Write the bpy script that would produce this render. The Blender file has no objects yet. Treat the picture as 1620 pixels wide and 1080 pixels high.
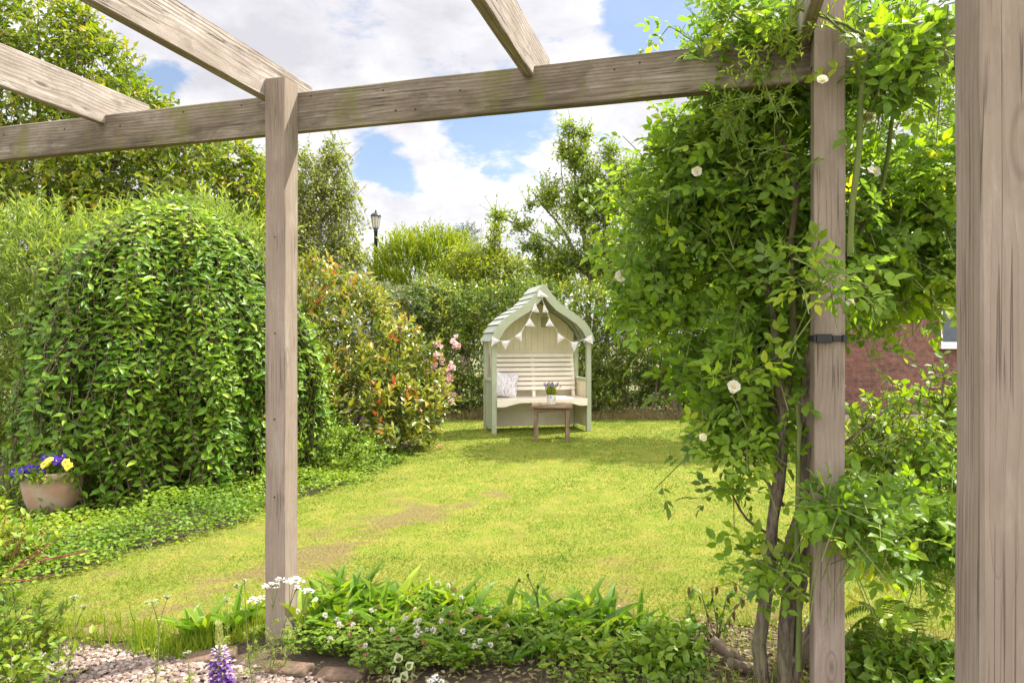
import bpy, bmesh, math
import numpy as np
from mathutils import Vector, Matrix

SC = bpy.context.scene
COL = SC.collection
F, CX, CY, EYE = 1080.0, 810.0, 540.0, 1.32

# ------------------------------------------------------------------ camera
cam = bpy.data.cameras.new("camera")
cam.lens = 24.0; cam.sensor_width = 36.0; cam.clip_start = 0.05; cam.clip_end = 2000.0
camo = bpy.data.objects.new("camera", cam); COL.objects.link(camo)
camo.location = (0, 0, EYE); camo.rotation_euler = (math.radians(90), 0, 0)
SC.camera = camo

# ------------------------------------------------------------------ light
SUN_EL, SUN_AZ = 54.0, 62.0
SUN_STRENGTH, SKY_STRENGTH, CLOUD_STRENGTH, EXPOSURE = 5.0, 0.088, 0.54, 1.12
sd = bpy.data.lights.new("sun", 'SUN'); sd.energy = SUN_STRENGTH; sd.angle = math.radians(0.5)
sd.color = (1.0, 0.95, 0.86)
so = bpy.data.objects.new("sun", sd); COL.objects.link(so)
_el, _az = math.radians(SUN_EL), math.radians(SUN_AZ)
SUND = Vector((math.sin(_az) * math.cos(_el), math.cos(_az) * math.cos(_el), math.sin(_el)))
so.rotation_euler = SUND.to_track_quat('Z', 'Y').to_euler(); so.location = (8, 8, 14)

W = bpy.data.worlds.new("World"); SC.world = W; W.use_nodes = True
SC.view_settings.view_transform = 'Standard'; SC.view_settings.look = 'None'
SC.view_settings.gamma = 1.0; SC.view_settings.exposure = EXPOSURE
SC.view_settings.use_curve_mapping = False
SC.cycles.use_denoising = True
SC.cycles.max_bounces = 7; SC.cycles.diffuse_bounces = 3; SC.cycles.glossy_bounces = 2
SC.cycles.transmission_bounces = 4; SC.cycles.transparent_max_bounces = 4


class NT:
    """small node tree helper"""
    def __init__(s, tree):
        s.t = tree; s.n = tree.nodes; s.l = tree.links
    def node(s, kind, **kw):
        n = s.n.new(kind)
        for k, v in kw.items():
            if k.startswith('_'): n.inputs[k[1:].replace('_', ' ')].default_value = v
            else: setattr(n, k, v)
        return n
    def link(s, a, b): s.l.new(a, b)
    def put(s, sock, v):
        if isinstance(v, (int, float)): sock.default_value = v
        elif isinstance(v, (tuple, list)):
            v = tuple(v)
            if len(sock.default_value) == 4 and len(v) == 3: v = v + (1,)
            sock.default_value = v
        else: s.l.new(v, sock)
    def math(s, op, a, b=0.0, c=None, clamp=False):
        n = s.n.new('ShaderNodeMath'); n.operation = op; n.use_clamp = clamp
        s.put(n.inputs[0], a); s.put(n.inputs[1], b)
        if c is not None: s.put(n.inputs[2], c)
        return n.outputs[0]
    def vmath(s, op, a, b=(0, 0, 0)):
        n = s.n.new('ShaderNodeVectorMath'); n.operation = op
        s.put(n.inputs[0], a); s.put(n.inputs[1], b)
        return n.outputs['Value'] if op in ('DOT_PRODUCT', 'DISTANCE', 'LENGTH') else n.outputs[0]
    def mix(s, f, a, b, mode='MIX'):
        n = s.n.new('ShaderNodeMix'); n.data_type = 'RGBA'; n.blend_type = mode
        s.put(n.inputs[0], f); s.put(n.inputs[6], a); s.put(n.inputs[7], b)
        return n.outputs[2]
    def ramp(s, f, stops, interp='LINEAR'):
        n = s.n.new('ShaderNodeValToRGB'); r = n.color_ramp; r.interpolation = interp
        while len(r.elements) > 1: r.elements.remove(r.elements[-1])
        for i, (p, c) in enumerate(stops):
            e = r.elements[0] if i == 0 else r.elements.new(p)
            e.position = p
            e.color = (c, c, c, 1) if isinstance(c, (int, float)) else tuple(c) + (1,)
        s.put(n.inputs[0], f)
        return n.outputs[0]
    def noise(s, vec, scale, detail=3.0, rough=0.55, dist=0.0):
        n = s.n.new('ShaderNodeTexNoise')
        n.inputs['Scale'].default_value = scale; n.inputs['Detail'].default_value = detail
        n.inputs['Roughness'].default_value = rough; n.inputs['Distortion'].default_value = dist
        if vec is not None: s.l.new(vec, n.inputs['Vector'])
        return n.outputs[0]
    def scale(s, vec, sc):
        n = s.n.new('ShaderNodeMapping'); n.inputs['Scale'].default_value = sc
        s.l.new(vec, n.inputs['Vector']); return n.outputs[0]
    def ss(s, v, a, b):
        n = s.n.new('ShaderNodeMapRange'); n.interpolation_type = 'SMOOTHSTEP'
        s.put(n.inputs[0], v); n.inputs[1].default_value = a; n.inputs[2].default_value = b
        return n.outputs[0]


def build_sky():
    t = NT(W.node_tree); t.n.clear()
    out = t.node('ShaderNodeOutputWorld')
    sky = t.node('ShaderNodeTexSky', sky_type='NISHITA', sun_disc=False)
    sky.sun_elevation = _el; sky.sun_rotation = _az; sky.air_density = 1.0; sky.dust_density = 1.0; sky.ozone_density = 1.5
    tc = t.node('ShaderNodeTexCoord'); d = t.vmath('NORMALIZE', tc.outputs['Generated'])
    sep = t.node('ShaderNodeSeparateXYZ'); t.link(d, sep.inputs[0])
    z = t.math('MAXIMUM', sep.outputs[2], 0.0)
    inv = t.math('DIVIDE', 1.0, t.math('ADD', z, 0.35))
    comb = t.node('ShaderNodeCombineXYZ')
    t.link(t.math('MULTIPLY', sep.outputs[0], inv), comb.inputs[0])
    t.link(t.math('MULTIPLY', sep.outputs[1], inv), comb.inputs[1])
    t.link(t.math('MULTIPLY', sep.outputs[2], 0.8), comb.inputs[2])
    P = comb.outputs[0]
    n1 = t.noise(P, 4.4, 10.0, 0.60, 0.3)
    nf = t.noise(P, 19.0, 6.0, .6)
    cover = t.math('ADD', t.math('MULTIPLY_ADD', t.math('SUBTRACT', n1, .5), 1.6, .80), t.math('MULTIPLY', t.math('SUBTRACT', nf, .5), .35))
    # breaks in the cloud: directions where blue sky shows
    def dirp(px, py):
        v = Vector(((px - CX) / F, 1.0, (CY - py) / F)); return v.normalized()
    for (px, py, rad, amt) in ((790, 190, .075, .46), (715, 185, .07, .42), (845, 198, .06, .40), (612, 272, .045, .42), (585, 225, .055, .42), (640, 285, .03, .3), (1035, 40, .07, .45), (985, 15, .05, .3), (250, 130, .03, .30), (612, 30, .05, .22), (545, 60, .05, .22), (1000, 110, .05, .1)):
        dot = t.vmath('DOT_PRODUCT', d, tuple(dirp(px, py)))
        ang = t.math('ARCCOSINE', t.math('MINIMUM', dot, 1.0))
        fall = t.math('SUBTRACT', 1.0, t.ss(ang, 0.0, rad * 1.35))
        cover = t.math('SUBTRACT', cover, t.math('MULTIPLY', fall, amt))
    mask = t.math('MULTIPLY_ADD', t.ss(cover, 0.40, 0.66), .88, .12)
    n2 = t.noise(t.vmath('ADD', P, (3.1, 1.7, .4)), 2.6, 6.0, 0.5, 0.4)
    n3 = t.noise(t.vmath('ADD', P, (7.1, 0.7, 2.4)), 8.0, 8.0, 0.6, 0.3)
    shade = t.math('ADD', t.math('MULTIPLY', n2, .6), t.math('MULTIPLY', n3, .4))
    ccol = t.ramp(shade, [(0.36, (0.66, 0.65, 0.70)), (0.48, (0.82, 0.81, 0.85)), (0.57, (0.97, 0.96, 0.98)), (.68, (1.05, 1.05, 1.06))])
    b1 = t.node('ShaderNodeBackground'); b1.inputs[1].default_value = SKY_STRENGTH; t.link(sky.outputs[0], b1.inputs[0])
    # brighter clouds added out of view, overhead and behind the camera, as fill light
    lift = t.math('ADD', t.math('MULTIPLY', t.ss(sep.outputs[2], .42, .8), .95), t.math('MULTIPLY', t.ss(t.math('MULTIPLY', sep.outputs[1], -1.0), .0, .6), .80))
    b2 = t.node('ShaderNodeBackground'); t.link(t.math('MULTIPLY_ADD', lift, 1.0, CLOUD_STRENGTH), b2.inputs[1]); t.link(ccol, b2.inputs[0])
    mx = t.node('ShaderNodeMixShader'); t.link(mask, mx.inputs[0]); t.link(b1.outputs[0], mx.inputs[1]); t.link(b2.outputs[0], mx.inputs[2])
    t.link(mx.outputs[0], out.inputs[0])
build_sky()

# ------------------------------------------------------------------ helpers
def at(px, py, d): return np.array([(px - CX) / F * d, d, EYE + (CY - py) / F * d])
def gnd(px, py): d = F * EYE / (py - CY); return np.array([(px - CX) / F * d, d, 0.0])
def nrm(a): return a / np.maximum(np.linalg.norm(a, axis=-1, keepdims=True), 1e-9)
def RNG(s): return np.random.default_rng(s)
UP = np.array([0, 0, 1.0])

def vnoise(P, s, seed=0):
    r = RNG(seed + 991); v = np.zeros(len(P))
    for i in range(7):
        k = nrm(r.normal(size=3)) * s * (0.6 + 1.5 * r.random()); v += np.sin(P @ k + r.random() * 6.28)
    return v / 3.0

def set_props(o, label=None, cat=None, group=None, kind=None):
    if label: o['label'] = label
    if cat: o['category'] = cat
    if group: o['group'] = group
    if kind: o['kind'] = kind
    return o

def thing(name, label, cat, loc=(0, 0, 0), rz=0.0, group=None, kind=None):
    o = bpy.data.objects.new(name, None); COL.objects.link(o)
    o.empty_display_size = 0.1
    o.location = tuple(float(v) for v in loc); o.rotation_euler = (0, 0, rz)
    return set_props(o, label, cat, group, kind)

def copy_tree(o, parent=None):
    c = o.copy(); COL.objects.link(c)
    if parent is not None: c.parent = parent
    for ch in [k for k in bpy.data.objects if k.parent == o]: copy_tree(ch, c)
    return c

def world_off(p):
    v = np.zeros(3)
    while p is not None: v += np.array(p.location); p = p.parent
    return v

class Geo:
    def __init__(s): s.V = []; s.Fc = {}; s.R = {}; s.M = {}; s.n = 0
    def add(s, V, faces, rnd=None, mat=0):
        """faces: list of (m,k) arrays; rnd: list of arrays"""
        V = np.asarray(V, float).reshape(-1, 3)
        for i, f in enumerate(faces):
            f = np.asarray(f, int); k = f.shape[1]
            r = np.full(len(f), 0.5) if rnd is None else np.broadcast_to(np.asarray(rnd[i], float), (len(f),))
            s.Fc.setdefault(k, []).append(f + s.n); s.R.setdefault(k, []).append(r); s.M.setdefault(k, []).append(np.full(len(f), mat))
        s.V.append(V); s.n += len(V)
    def build(s, name, mats, parent=None, smooth=True, world=False, bevel=0.0):
        me = bpy.data.meshes.new(name)
        V = np.concatenate(s.V)
        if world and parent is not None: V = V - world_off(parent)
        loops, starts, R, M, pos = [], [], [], [], 0
        for k in s.Fc:
            f = np.concatenate(s.Fc[k]); loops.append(f.ravel()); starts.append(pos + np.arange(len(f)) * k)
            pos += f.size; R.append(np.concatenate(s.R[k])); M.append(np.concatenate(s.M[k]))
        loops = np.concatenate(loops).astype(np.int32); starts = np.concatenate(starts).astype(np.int32)
        me.vertices.add(len(V)); me.vertices.foreach_set('co', V.astype(np.float32).ravel())
        me.loops.add(len(loops)); me.loops.foreach_set('vertex_index', loops)
        me.polygons.add(len(starts)); me.polygons.foreach_set('loop_start', starts)
        me.update(calc_edges=True)
        a = me.attributes.new('rnd', 'FLOAT', 'FACE'); a.data.foreach_set('value', np.concatenate(R).astype(np.float32))
        me.polygons.foreach_set('material_index', np.concatenate(M).astype(np.int32))
        me.polygons.foreach_set('use_smooth', np.full(len(starts), smooth))
        if not isinstance(mats, (list, tuple)): mats = [mats]
        for m in mats: me.materials.append(m)
        me.update()
        o = bpy.data.objects.new(name, me); COL.objects.link(o)
        if parent is not None: o.parent = parent
        if bevel:
            b = o.modifiers.new('bevel', 'BEVEL'); b.width = bevel; b.segments = 2; b.limit_method = 'ANGLE'
        return o
    # --- shapes
    def box(s, c, size, rot=None, mat=0, rnd=.5):
        x, y, z = [v / 2 for v in size]
        V = np.array([[-x, -y, -z], [x, -y, -z], [x, y, -z], [-x, y, -z], [-x, -y, z], [x, -y, z], [x, y, z], [-x, y, z]])
        if rot is not None: V = V @ np.array(rot).T
        s.add(V + np.array(c), [[[0, 3, 2, 1], [4, 5, 6, 7], [0, 1, 5, 4], [1, 2, 6, 5], [2, 3, 7, 6], [3, 0, 4, 7]]], [rnd], mat)
    def tube(s, pts, rad, seg=6, mat=0, rnd=.5, cap=True, bump=0.0, seed=0):
        pts = np.asarray(pts, float); n = len(pts); rad = np.broadcast_to(np.asarray(rad, float), (n,))
        tg = nrm(np.gradient(pts, axis=0)); ref = np.array([1.0, 0.13, 0.07]) if abs(tg[:, 0]).mean() < .8 else np.array([0, 0.1, 1.0])
        A = nrm(np.cross(tg, ref)); B = np.cross(tg, A)
        th = np.arange(seg) / seg * 2 * math.pi
        rr = rad[:, None] * np.ones(seg)
        if bump: rr = rr * (1 + bump * RNG(seed).normal(size=(n, seg)))
        V = pts[:, None] + rr[..., None] * (A[:, None] * np.cos(th)[None, :, None] + B[:, None] * np.sin(th)[None, :, None])
        i = np.arange(n - 1)[:, None] * seg; j = np.arange(seg)[None]; j2 = (j + 1) % seg
        f = np.stack([i + j, i + j2, i + seg + j2, i + seg + j], -1).reshape(-1, 4)
        s.add(V, [f], [rnd], mat)
        if cap:
            s.add(V[0], [np.arange(seg)[None, ::-1]], [rnd], mat); s.add(V[-1], [np.arange(seg)[None]], [rnd], mat)
    def sticks(s, A, B, ra, rb, mat=0, rnd=.5):
        A = np.asarray(A, float); B = np.asarray(B, float); n = len(A)
        if n == 0: return
        T = nrm(B - A); X = nrm(np.cross(T, np.array([.31, .77, .21]))); Y = np.cross(T, X)
        ra = np.broadcast_to(np.asarray(ra, float), (n,))[:, None]; rb = np.broadcast_to(np.asarray(rb, float), (n,))[:, None]
        V = []
        for q, r in ((A, ra), (B, rb)):
            for k in range(3):
                a = k * 2.0944; V.append(q + r * (X * math.cos(a) + Y * math.sin(a)))
        V = np.stack(V, 1).reshape(-1, 3); b = np.arange(n)[:, None] * 6
        f = np.concatenate([b + np.array([[k, (k + 1) % 3, 3 + (k + 1) % 3, 3 + k]]) for k in range(3)])
        s.add(V, [f], [rnd], mat)
    def lathe(s, prof, c=(0, 0, 0), seg=24, mat=0, rnd=.5, a0=0.0):
        prof = np.asarray(prof, float); n = len(prof); th = np.arange(seg) / seg * 2 * math.pi + a0
        V = np.stack([prof[:, 0:1] * np.cos(th), prof[:, 0:1] * np.sin(th), prof[:, 1:2] * np.ones(seg)], -1) + np.array(c)
        i = np.arange(n - 1)[:, None] * seg; j = np.arange(seg)[None]; j2 = (j + 1) % seg
        s.add(V, [np.stack([i + j, i + j2, i + seg + j2, i + seg + j], -1).reshape(-1, 4)], [rnd], mat)
    def balls(s, C, R, mat=0, rnd=None, rng=None, squash=None):
        C = np.asarray(C, float); n = len(C)
        if n == 0: return
        ph = (1 + 5 ** .5) / 2
        v = nrm(np.array([[-1, ph, 0], [1, ph, 0], [-1, -ph, 0], [1, -ph, 0], [0, -1, ph], [0, 1, ph], [0, -1, -ph], [0, 1, -ph], [ph, 0, -1], [ph, 0, 1], [-ph, 0, -1], [-ph, 0, 1]]))
        f = np.array([[0, 11, 5], [0, 5, 1], [0, 1, 7], [0, 7, 10], [0, 10, 11], [1, 5, 9], [5, 11, 4], [11, 10, 2], [10, 7, 6], [7, 1, 8], [3, 9, 4], [3, 4, 2], [3, 2, 6], [3, 6, 8], [3, 8, 9], [4, 9, 5], [2, 4, 11], [6, 2, 10], [8, 6, 7], [9, 8, 1]])
        R = np.broadcast_to(np.asarray(R, float), (n,))
        sc = np.ones((n, 1, 3)) if squash is None else np.asarray(squash).reshape(-1, 1, 3)
        V = v[None] * R[:, None, None] * sc
        if rng is not None:
            V = V * (1 + .18 * rng.normal(size=(n, 12, 1)))
            a = rng.random(n) * 6.28; ca, sa = np.cos(a)[:, None], np.sin(a)[:, None]
            V = np.stack([V[..., 0] * ca - V[..., 1] * sa, V[..., 0] * sa + V[..., 1] * ca, V[..., 2]], -1)
        V = (V + C[:, None]).reshape(-1, 3)
        ff = (f[None] + np.arange(n)[:, None, None] * 12).reshape(-1, 3)
        s.add(V, [ff], [np.repeat(np.full(n, .5) if rnd is None else rnd, 20)], mat)
    def leaves(s, P, D, N, L, Wd, tm, rnd, mat=0):
        P = np.asarray(P, float); n = len(P)
        if n == 0: return
        tv, tf = tm
        Y = nrm(D); X = nrm(np.cross(Y, N)); Z = np.cross(X, Y)
        L = np.broadcast_to(np.asarray(L, float), (n,))[:, None, None]; Wd = np.broadcast_to(np.asarray(Wd, float), (n,))[:, None, None]
        V = P[:, None] + X[:, None] * (tv[None, :, 0:1] * Wd) + Y[:, None] * (tv[None, :, 1:2] * L) + Z[:, None] * (tv[None, :, 2:3] * L)
        b = np.arange(n)[:, None, None] * len(tv)
        fs = [(b + f[None]).reshape(-1, f.shape[1]) for f in tf]
        s.add(V.reshape(-1, 3), fs, [np.repeat(rnd, len(f)) for f in tf], mat)

def A_(x): return np.array(x)
T2 = (A_([[0, 0, 0], [.5, .42, .07], [0, 1, -.05], [-.5, .42, .07]]), [A_([[0, 1, 2], [0, 2, 3]])])
T4 = (A_([[0, 0, 0], [0, .5, 0], [0, 1, -.14], [.36, .2, .06], [.45, .58, .05], [-.36, .2, .06], [-.45, .58, .05]]),
      [A_([[0, 3, 4, 1], [0, 1, 6, 5]]), A_([[1, 4, 2], [1, 2, 6]])])
TP = (A_([[0, 0, 0], [0, .5, .04], [0, .96, .02], [.34, .28, .07], [.50, .70, .05], [-.34, .28, .07], [-.50, .70, .05], [.26, .97, -.03], [-.26, .97, -.03]]),
      [A_([[0, 3, 4, 1], [0, 1, 6, 5], [1, 4, 7, 2], [1, 2, 8, 6]])])
def strap(n, prof, arch, fold=.06, wob=0.0):
    V, Q = [], []
    for i in range(n + 1):
        t = i / n; w = prof(t); z = arch(t); y = t
        V += [[-w, y, z + fold * w * 2 + wob * math.sin(t * 19)], [0, y, z], [w, y, z + fold * w * 2 + wob * math.sin(t * 17 + 1)]]
    for i in range(n):
        a = i * 3; Q += [[a, a + 1, a + 4, a + 3], [a + 1, a + 2, a + 5, a + 4]]
    return (A_(V), [A_(Q)])
DOCK = strap(6, lambda t: .5 * max(.06, math.sin(math.pi * min(1, .08 + t * .92)) ** .7), lambda t: -.35 * t * t, .10, .012)
BLADE = strap(3, lambda t: .5 * (1 - t) ** .6, lambda t: -.3 * t * t, .05)
TB = (A_([[-.5, 0, 0], [.5, 0, 0], [.1, 1, -.2]]), [A_([[0, 1, 2]])])
TB2 = (A_([[-.5, 0, 0], [.5, 0, 0], [.35, .6, -.05], [-.35, .6, -.05], [.0, 1, -.25]]), [A_([[0, 1, 2, 3]]), A_([[3, 2, 4]])])

def blob_points(clumps, n, rng, depth=.4, noise=0.0, ns=4.0, zmin=0.03, back=0.55, seed=0, power=1.6):
    """points near the surface of a union of ellipsoids, with outward normals"""
    C = np.array([c[:3] for c in clumps], float); R = np.array([c[3:6] for c in clumps], float)
    wt = (R[:, 0] * R[:, 1] + R[:, 1] * R[:, 2] + R[:, 0] * R[:, 2]); wt = wt / wt.sum()
    outP, outN, got = [], [], 0
    for _ in range(40):
        m = int((n - got) * 2.0) + 50
        k = rng.choice(len(C), m, p=wt); u = nrm(rng.normal(size=(m, 3)))
        f = 1.04 - depth * rng.random(m) ** power
        f = f * (1 + .10 * vnoise(u * 1.0 + C[k], 6.0, seed + 5))
        P = C[k] + u * R[k] * f[:, None]; N = nrm(u / R[k])
        ok = P[:, 2] > zmin
        q = np.linalg.norm((P[:, None] - C[None]) / R[None], axis=2); q[np.arange(m), k] = 9
        if len(C) > 1: ok &= q.min(1) > .72
        if noise: ok &= vnoise(P, ns, seed) > -1.0 + noise * (1 + .0 * f)
        ok &= (N[:, 1] < .35) | (rng.random(m) < back)
        outP.append(P[ok]); outN.append(N[ok]); got += ok.sum()
        if got >= n: break
    return np.concatenate(outP)[:n], np.concatenate(outN)[:n]

def twigs(P, D, L, k, rng, droop=.2, spread=1.0, fwd=.5, flat=False, updir=.15, nup=.8, nr=.5, outw=None):
    """k leaves along each twig -> (leaf pos, dir, normal, twig id, t) ; axis end points"""
    n = len(P); L = np.broadcast_to(np.asarray(L, float), (n,))
    t = (np.arange(k)[None] + .3 + .6 * rng.random((n, k))) / k
    D = nrm(D)
    ax = P[:, None] + D[:, None] * (L[:, None] * t)[..., None] - UP * (droop * L[:, None] * t ** 2)[..., None]
    tg = nrm(D[:, None] - UP * (2 * droop * t)[..., None])
    ref = nrm(rng.normal(size=(n, 3)) * .6 + UP)
    S = nrm(np.cross(tg, np.broadcast_to(ref[:, None], tg.shape))); B = np.cross(S, tg)
    if flat: ang = (np.arange(k) % 2)[None] * math.pi + rng.normal(size=(n, k)) * .35
    else: ang = np.arange(k)[None] * 2.4 + rng.random((n, 1)) * 6.28 + rng.normal(size=(n, k)) * .3
    sv = S * np.cos(ang)[..., None] + B * np.sin(ang)[..., None]
    ld = nrm(tg * fwd + sv * spread + rng.normal(size=(n, k, 3)) * .22 + UP * updir)
    ln = UP * nup + rng.normal(size=(n, k, 3)) * nr
    if outw is not None: ln = ln + outw[:, None]
    ln = nrm(ln)
    tid = np.repeat(np.arange(n), k)
    segs = []
    for a, b in ((0, .5), (.5, 1.0)):
        qa = P + D * (L * a)[:, None] - UP * (droop * L * a * a)[:, None]; qb = P + D * (L * b)[:, None] - UP * (droop * L * b * b)[:, None]
        segs.append((qa, qb))
    return ax.reshape(-1, 3), ld.reshape(-1, 3), ln.reshape(-1, 3), tid, t.ravel(), segs

def pinnate(g, P, D, N, L, rng, rnd, pairs=2, lw=.6, ll=.5, tm=T4, mat=0, smat=None):
    """compound leaf: pairs of leaflets + a terminal one; L = rachis length"""
    n = len(P); Y = nrm(D); X = nrm(np.cross(Y, N)); Z = np.cross(X, Y)
    L = np.broadcast_to(np.asarray(L, float), (n,)); leaf = L * ll
    for i in range(pairs):
        tt = .35 + .5 * i / max(1, pairs - 1) if pairs > 1 else .55
        q = P + Y * (L * tt)[:, None] - Z * (L * .12 * tt * tt)[:, None]
        for sg in (-1, 1):
            d = nrm(Y * .55 + X * sg + Z * .1 + rng.normal(size=(n, 3)) * .16)
            g.leaves(q, d, nrm(Z + rng.normal(size=(n, 3)) * .25), leaf * (.8 + .3 * rng.random(n)), leaf * lw, tm, np.clip(rnd + rng.normal(size=n) * .08, 0, 1), mat)
    q = P + Y * L[:, None] - Z * (L * .12)[:, None]
    g.leaves(q, nrm(Y - Z * .2 + rng.normal(size=(n, 3)) * .12), nrm(Z + rng.normal(size=(n, 3)) * .2), leaf * 1.15, leaf * lw * 1.1, tm, rnd, mat)
    if smat is not None: g.sticks(P, q, L * .012, L * .007, smat, rnd=np.repeat(rnd, 3) if False else .5)

# ------------------------------------------------------------------ materials
def new_mat(name):
    m = bpy.data.materials.new(name); m.use_nodes = True; t = NT(m.node_tree); t.n.clear()
    out = t.node('ShaderNodeOutputMaterial'); return m, t, out

def leaf_mat(name, stops, trans=.42, rough=.45, tint=(1.25, 1.3, .55), spec=.35, var=.3, vs=2.0, back=None):
    m, t, out = new_mat(name)
    if 'petal' not in name and name not in ('dry_grass_blade', 'dead_leaf', 'clover_flower', 'grass_blade', 'silver_leaf', 'variegated_leaf'):
        stops = [(p_, (c_[0] * 1.58, c_[1] * 1.45, c_[2] * .58)) for p_, c_ in stops]
    a = t.node('ShaderNodeAttribute', attribute_name='rnd')
    col = t.ramp(a.outputs['Fac'], stops)
    geo = t.node('ShaderNodeNewGeometry')
    nz = t.noise(geo.outputs['Position'], vs, 3)
    k = t.math('ADD', t.math('MULTIPLY', t.math('SUBTRACT', nz, .5), var * 3), 1.0)
    vm = t.node('ShaderNodeHueSaturation'); t.link(k, vm.inputs['Value']); t.link(col, vm.inputs['Color'])
    t.link(t.math('ADD', .5, t.math('MULTIPLY', t.math('SUBTRACT', nz, .5), -.06)), vm.inputs['Hue'])
    col = vm.outputs[0]
    if back is not None: col = t.mix(geo.outputs['Backfacing'], col, t.mix(.6, col, back))
    p = t.node('ShaderNodeBsdfPrincipled'); t.link(col, p.inputs['Base Color'])
    p.inputs['Roughness'].default_value = rough; p.inputs['Specular IOR Level'].default_value = spec
    tr = t.node('ShaderNodeBsdfTranslucent'); t.link(t.mix(1.0, col, tint, 'MULTIPLY'), tr.inputs[0])
    mx = t.node('ShaderNodeMixShader'); mx.inputs[0].default_value = trans
    t.link(p.outputs[0], mx.inputs[1]); t.link(tr.outputs[0], mx.inputs[2]); t.link(mx.outputs[0], out.inputs[0])
    return m

def plain_mat(name, col, rough=.6, var=.15, vs=8.0, bump=0.0, bs=60.0, metal=0.0, col2=None, spec=.5):
    m, t, out = new_mat(name)
    tc = t.node('ShaderNodeTexCoord'); nz = t.noise(tc.outputs['Object'], vs, 5)
    c2 = col2 or tuple(c * (1 - 2 * var) for c in col)
    c = t.mix(t.ss(nz, .35, .68), col, c2)
    p = t.node('ShaderNodeBsdfPrincipled'); t.link(c, p.inputs['Base Color']); p.inputs['Roughness'].default_value = rough
    p.inputs['Metallic'].default_value = metal; p.inputs['Specular IOR Level'].default_value = spec
    if bump:
        b = t.node('ShaderNodeBump'); b.inputs['Strength'].default_value = bump; b.inputs['Distance'].default_value = .01
        t.link(t.noise(tc.outputs['Object'], bs, 4), b.inputs['Height']); t.link(b.outputs[0], p.inputs['Normal'])
    t.link(p.outputs[0], out.inputs[0]); return m

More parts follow.
